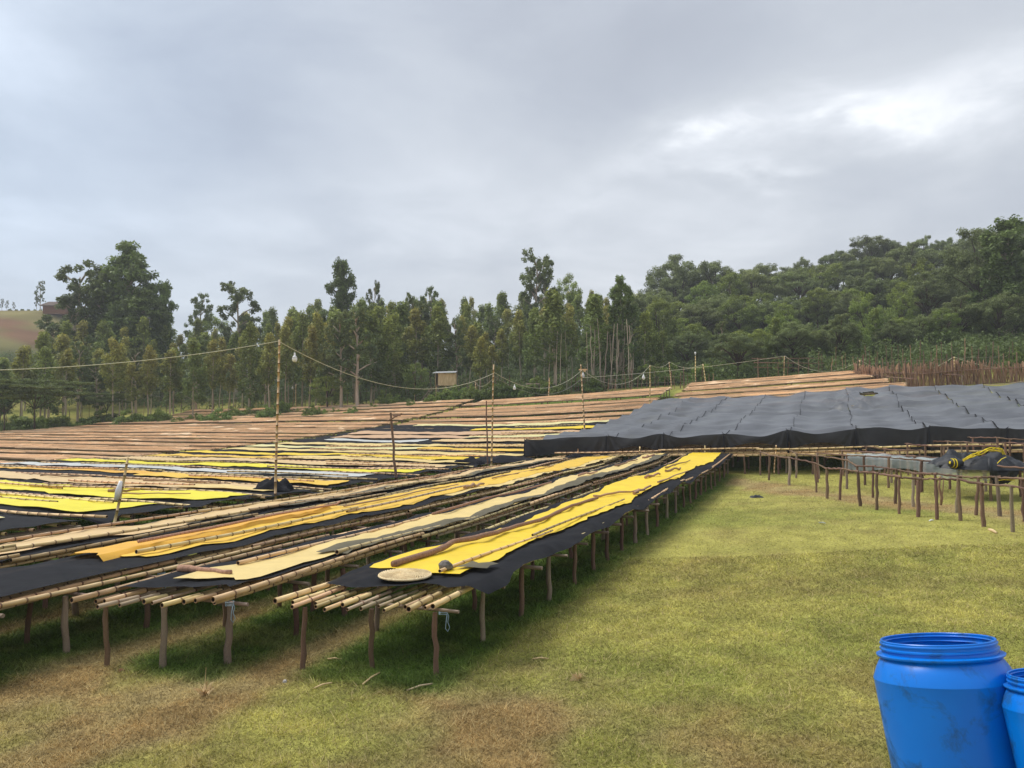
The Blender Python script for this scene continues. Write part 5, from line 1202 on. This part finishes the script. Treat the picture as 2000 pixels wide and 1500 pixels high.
# bare pale stems of the felled-looking clump at centre right
def stems(px0, px1, n, Y, label, r0=.08):
    for i in range(n):
        px = px0+(px1-px0)*(i+random.uniform(.2, .8))/n; p = at(px, 745, Y+random.uniform(-1, 1.5)); z = g1(p.x, p.y); lean = random.uniform(-.9, .9)+(px0+px1)/2*0; top = (at(px, 640+random.uniform(-25, 30), p.y)); o = link('pale_stem', RAILS[i % 5]); place(o, (p.x-lean*.6, p.y, z-.2), (top.x, top.y, top.z), r0*random.uniform(.45, .8)); tag(o, ORD[i]+' from the left, '+label, 'tree trunk', 'tall pale bare eucalyptus stems'); o.data = PALE[i % 5]
PALE = [stick_mesh(120+i, 'trunk', kinks=8, wob=.9, taper=.55) for i in range(5)]
stems(1185, 1240, 12, 88, 'pale bare stem in the tight clump right of centre', .13); stems(1070, 1110, 5, 88, 'tall pale bare stem in the sparse clump at centre', .12); stems(1140, 1180, 4, 88, 'leaning pale stem left of the tight clump', .11)
# -- the mass of the forest, tree by tree
FRONT = [(0, 700), (60, 670), (110, 640), (180, 690), (230, 662), (330, 668), (400, 665), (450, 645), (540, 630), (620, 590), (680, 590), (740, 600), (800, 590), (860, 590), (930, 640), (1000, 615), (1080, 580), (1160, 590), (1250, 590), (1330, 610), (1400, 660), (1470, 640), (1530, 640), (1620, 660), (1700, 620), (1780, 600), (1860, 640), (1930, 600), (2000, 560)]
BACK = [(0, 690), (60, 660), (110, 610), (200, 590), (330, 600), (380, 628), (440, 625), (500, 612), (560, 604), (620, 590), (700, 585), (780, 590), (860, 585), (920, 584), (1000, 574), (1100, 570), (1180, 565), (1260, 560), (1300, 545), (1400, 535), (1500, 528), (1600, 515), (1680, 492), (1760, 482), (1850, 476), (1900, 455), (2010, 430)]
def lerp_t(T, x): return float(np.interp(x, [a for a, b in T], [b for a, b in T]))
GTR = {0: ('slim eucalyptus with bare stem in the plantation behind the left field', 'plantation trees behind the left field'), 1: ('dense eucalyptus in the dark wood behind the centre of the field', 'wood behind the centre field'), 2: ('leafy forest tree on the lower right slope', 'forest trees on the lower right slope'), 3: ('far tree in the hazy ridge wood at left and centre', 'ridge trees at left and centre'), 4: ('broadleaf tree high on the right forest hill', 'forest trees on the right hill')}
rd2 = random.Random(11)
LAND = [(150, 'left border and the tallest tree'), (330, 'tallest tree and the far slim pole'), (545, 'far slim pole and the tallest bamboo pole'), (700, 'tall bamboo pole and the lobed eucalyptus'), (870, 'lobed eucalyptus and the raised hut'), (1045, 'raised hut and the lacy skyline tree'), (1215, 'lacy skyline tree and the pale stems'),
        (1410, 'pale stems and the yellow leaved tree'), (1525, 'yellow leaved and weeping trees'), (1700, 'weeping and bright rounded trees'), (1860, 'bright and huge border trees'), (9999, 'huge border tree and the right border')]
KN = {'sapling': 'slim eucalyptus', 'plantation': 'dense eucalyptus', 'round': 'leafy tree', 'broadleaf': 'spreading tree', 'tall': 'open eucalyptus'}
def band(T, Y0, Y1, step, jit, rank, x0=-40, x1=2050, kinds=None, mix=0.0):
    px = x0; made = []
    while px < x1:
        top = lerp_t(T, px)*(1-mix)+mix*lerp_t(FRONT if T is BACK else BACK, px)+rd2.uniform(-10, jit); Y = rd2.uniform(Y0, Y1)
        if px > 1350: Y *= .97
        if rank == 'front' and (785 < px < 935 or 1005 < px < 1255): px += step; continue
        k, g = kinds(px); p = at(px, top, Y); gg = g1(p.x, p.y); h = p.z-gg
        if h > 3.2:
            o = tree(k, p.x, p.y, min(h, 32), 'x', group=GTR[g][1], wide=rd2.uniform(.95, 1.3)*(1.25 if h < 10 else 1)); made.append((px, k, o))
        px += step*rd2.uniform(.7, 1.3)
    cells = {}
    for px, k, o in made: cells.setdefault((next(l for x, l in LAND if px < x), k), []).append(o)
    NTH = ['leftmost', 'second', 'third', 'fourth', 'fifth', 'sixth', 'seventh', 'eighth']
    for (l, k), os_ in cells.items():
        for i, o in enumerate(os_): o['label'] = (f'{NTH[i]} ' if len(os_) > 1 else 'only ') + f'{KN[k]} of the {rank} rank, between {l}'
def kf(px):
    if px < 560: return rd2.choice(('sapling', 'sapling', 'sapling', 'plantation', 'tall')), 0
    if px < 1330: return rd2.choice(('sapling', 'plantation', 'plantation', 'sapling', 'tall')), 1
    return rd2.choice(('round', 'round', 'broadleaf')), 2
def kb(px):
    if px < 1270: return rd2.choice(('plantation', 'plantation', 'sapling')), 3
    return rd2.choice(('broadleaf', 'broadleaf', 'round')), 4
band(FRONT, 90, 97, 36, 45, 'front', kinds=kf); band(FRONT, 98, 106, 36, 20, 'second', kinds=kf); band(FRONT, 107, 118, 40, 10, 'third', kinds=kf)
band([(1400, 650), (1500, 620), (1600, 630), (1700, 600), (1800, 600), (1900, 585), (2050, 560)], 81, 88, 38, 30, 'foremost', kinds=lambda px: (rd2.choice(('round', 'broadleaf', 'plantation')), 2), x0=1440); band([(a, b+45) for a, b in BACK], 108, 130, 52, 25, 'hillside', kinds=kb, x0=1330); band(BACK, 118, 128, 44, 26, 'fourth', kinds=kb, mix=.35); band(BACK, 134, 146, 46, 14, 'fifth', kinds=kb, x0=330); band(BACK, 150, 175, 46, 8, 'rear', kinds=kb, x0=480)
print('trees', NT[0])
# undergrowth behind the fences
BUSH = {}
for i in range(72):
    px = -30+i*29+random.uniform(-10, 10); base = float(np.interp(px, [0, 400, 870, 1350, 1700, 2000], [818, 800, 779, 752, 738, 722])); Y = random.uniform(84, 92)
    p = at(px, base, Y); o = tree('bush', p.x, p.y, random.uniform(1.6, 3.4), 'x', 'bush', 'undergrowth bushes behind the fences', wide=random.uniform(.8, 1.4)); BUSH.setdefault(next(l for x, l in LAND if px < x), []).append((px, o))
for l, q in BUSH.items():
    for k, (px, o) in enumerate(sorted(q, key=lambda z: z[0])): o['label'] = f'{ORD[k]} low bush behind the fence, between {l}'
for (px, py, hh, l) in ((1990, 722, 2.6, 'bright green shrub at the right end of the brush fence'), (1975, 728, 1.8, 'small bright shrub beside the one ending the brush fence'), (1370, 752, 3.2, 'round green shrub behind the far aisle poles')):
    p = hit(px, py); tree('bush', p.x, p.y, hh, l, 'bush', wide=.9)
# tall reeds and crop behind the left fence
def undergrowth():
    g = np.random.default_rng(5); n = 3600; Y = 68+117*g.random(n)**1.3; X = g.uniform(-.75, .78, n)*Y; s = DX*X+DY*Y; k = (s > 83) | ((X > 22) & (s > 78.5)); X = X[k]; Y = Y[k]; Z = gz(X, Y)
    cl = [(x, y, z+g.uniform(.3, 1.6), g.uniform(.9, 2.2), g.uniform(.6, 1.3)) for x, y, z in zip(X, Y, Z)]
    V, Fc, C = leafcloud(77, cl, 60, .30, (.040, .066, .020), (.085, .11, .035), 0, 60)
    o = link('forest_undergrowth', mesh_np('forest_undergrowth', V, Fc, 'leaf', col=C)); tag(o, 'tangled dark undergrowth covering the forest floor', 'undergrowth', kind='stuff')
undergrowth()
def reeds():
    n = 26000; px = rng.uniform(-60, 620, n); Y = rng.uniform(82, 96, n) - px*0; X = (px-1000)/F*Y; s = DX*X+DY*Y; k = (s > 80) | (X < -56); 
    X = X[k]; Y = Y[k]; n = len(X); Z = gz(X, Y)-.1; h = rng.uniform(.7, 1.9, n)*(.6+.8*fbm(X, Y, .2, 3)); a = rng.uniform(0, 6.28, n); w = .05
    P0 = np.stack([X-w, Y, Z], 1); P1 = np.stack([X+w, Y, Z], 1); P2 = np.stack([X+np.cos(a)*h*.35, Y+np.sin(a)*h*.35, Z+h], 1); V = np.stack([P0, P1, P2], 1).reshape(-1, 3)
    c = np.where(rng.random(n)[:, None] > .4, np.array([.075, .105, .028]), np.array([.15, .17, .06]))*rng.uniform(.6, 1.4, n)[:, None]
    o = link('reeds', mesh_np('reeds', V, np.arange(len(V)).reshape(-1, 3), 'grass_blade', col=np.repeat(c, 3, 0))); tag(o, 'tall reedy grass and crop growing behind the left fence', 'reeds', kind='stuff')
reeds()

# ------------------------------------------------------------------ pale rainy air
def haze():
    mb = MB(); mb.box((0, 350, 32), (1500, 900, 76)); m = bpy.data.materials.new('haze'); m.use_nodes = True; nt = m.node_tree; nt.nodes.clear()
    o = nt.nodes.new('ShaderNodeOutputMaterial'); v = nt.nodes.new('ShaderNodeVolumePrincipled'); v.inputs['Color'].default_value = (.90, .93, .97, 1); v.inputs['Density'].default_value =   .0006; nt.links.new(v.outputs[0], o.inputs['Volume'])
    MATS['haze'] = m; ob = mb.obj('haze', 'haze'); ob['kind'] = 'stuff'; ob['label'] = 'thin pale rainy haze over the field and the forest'
haze()
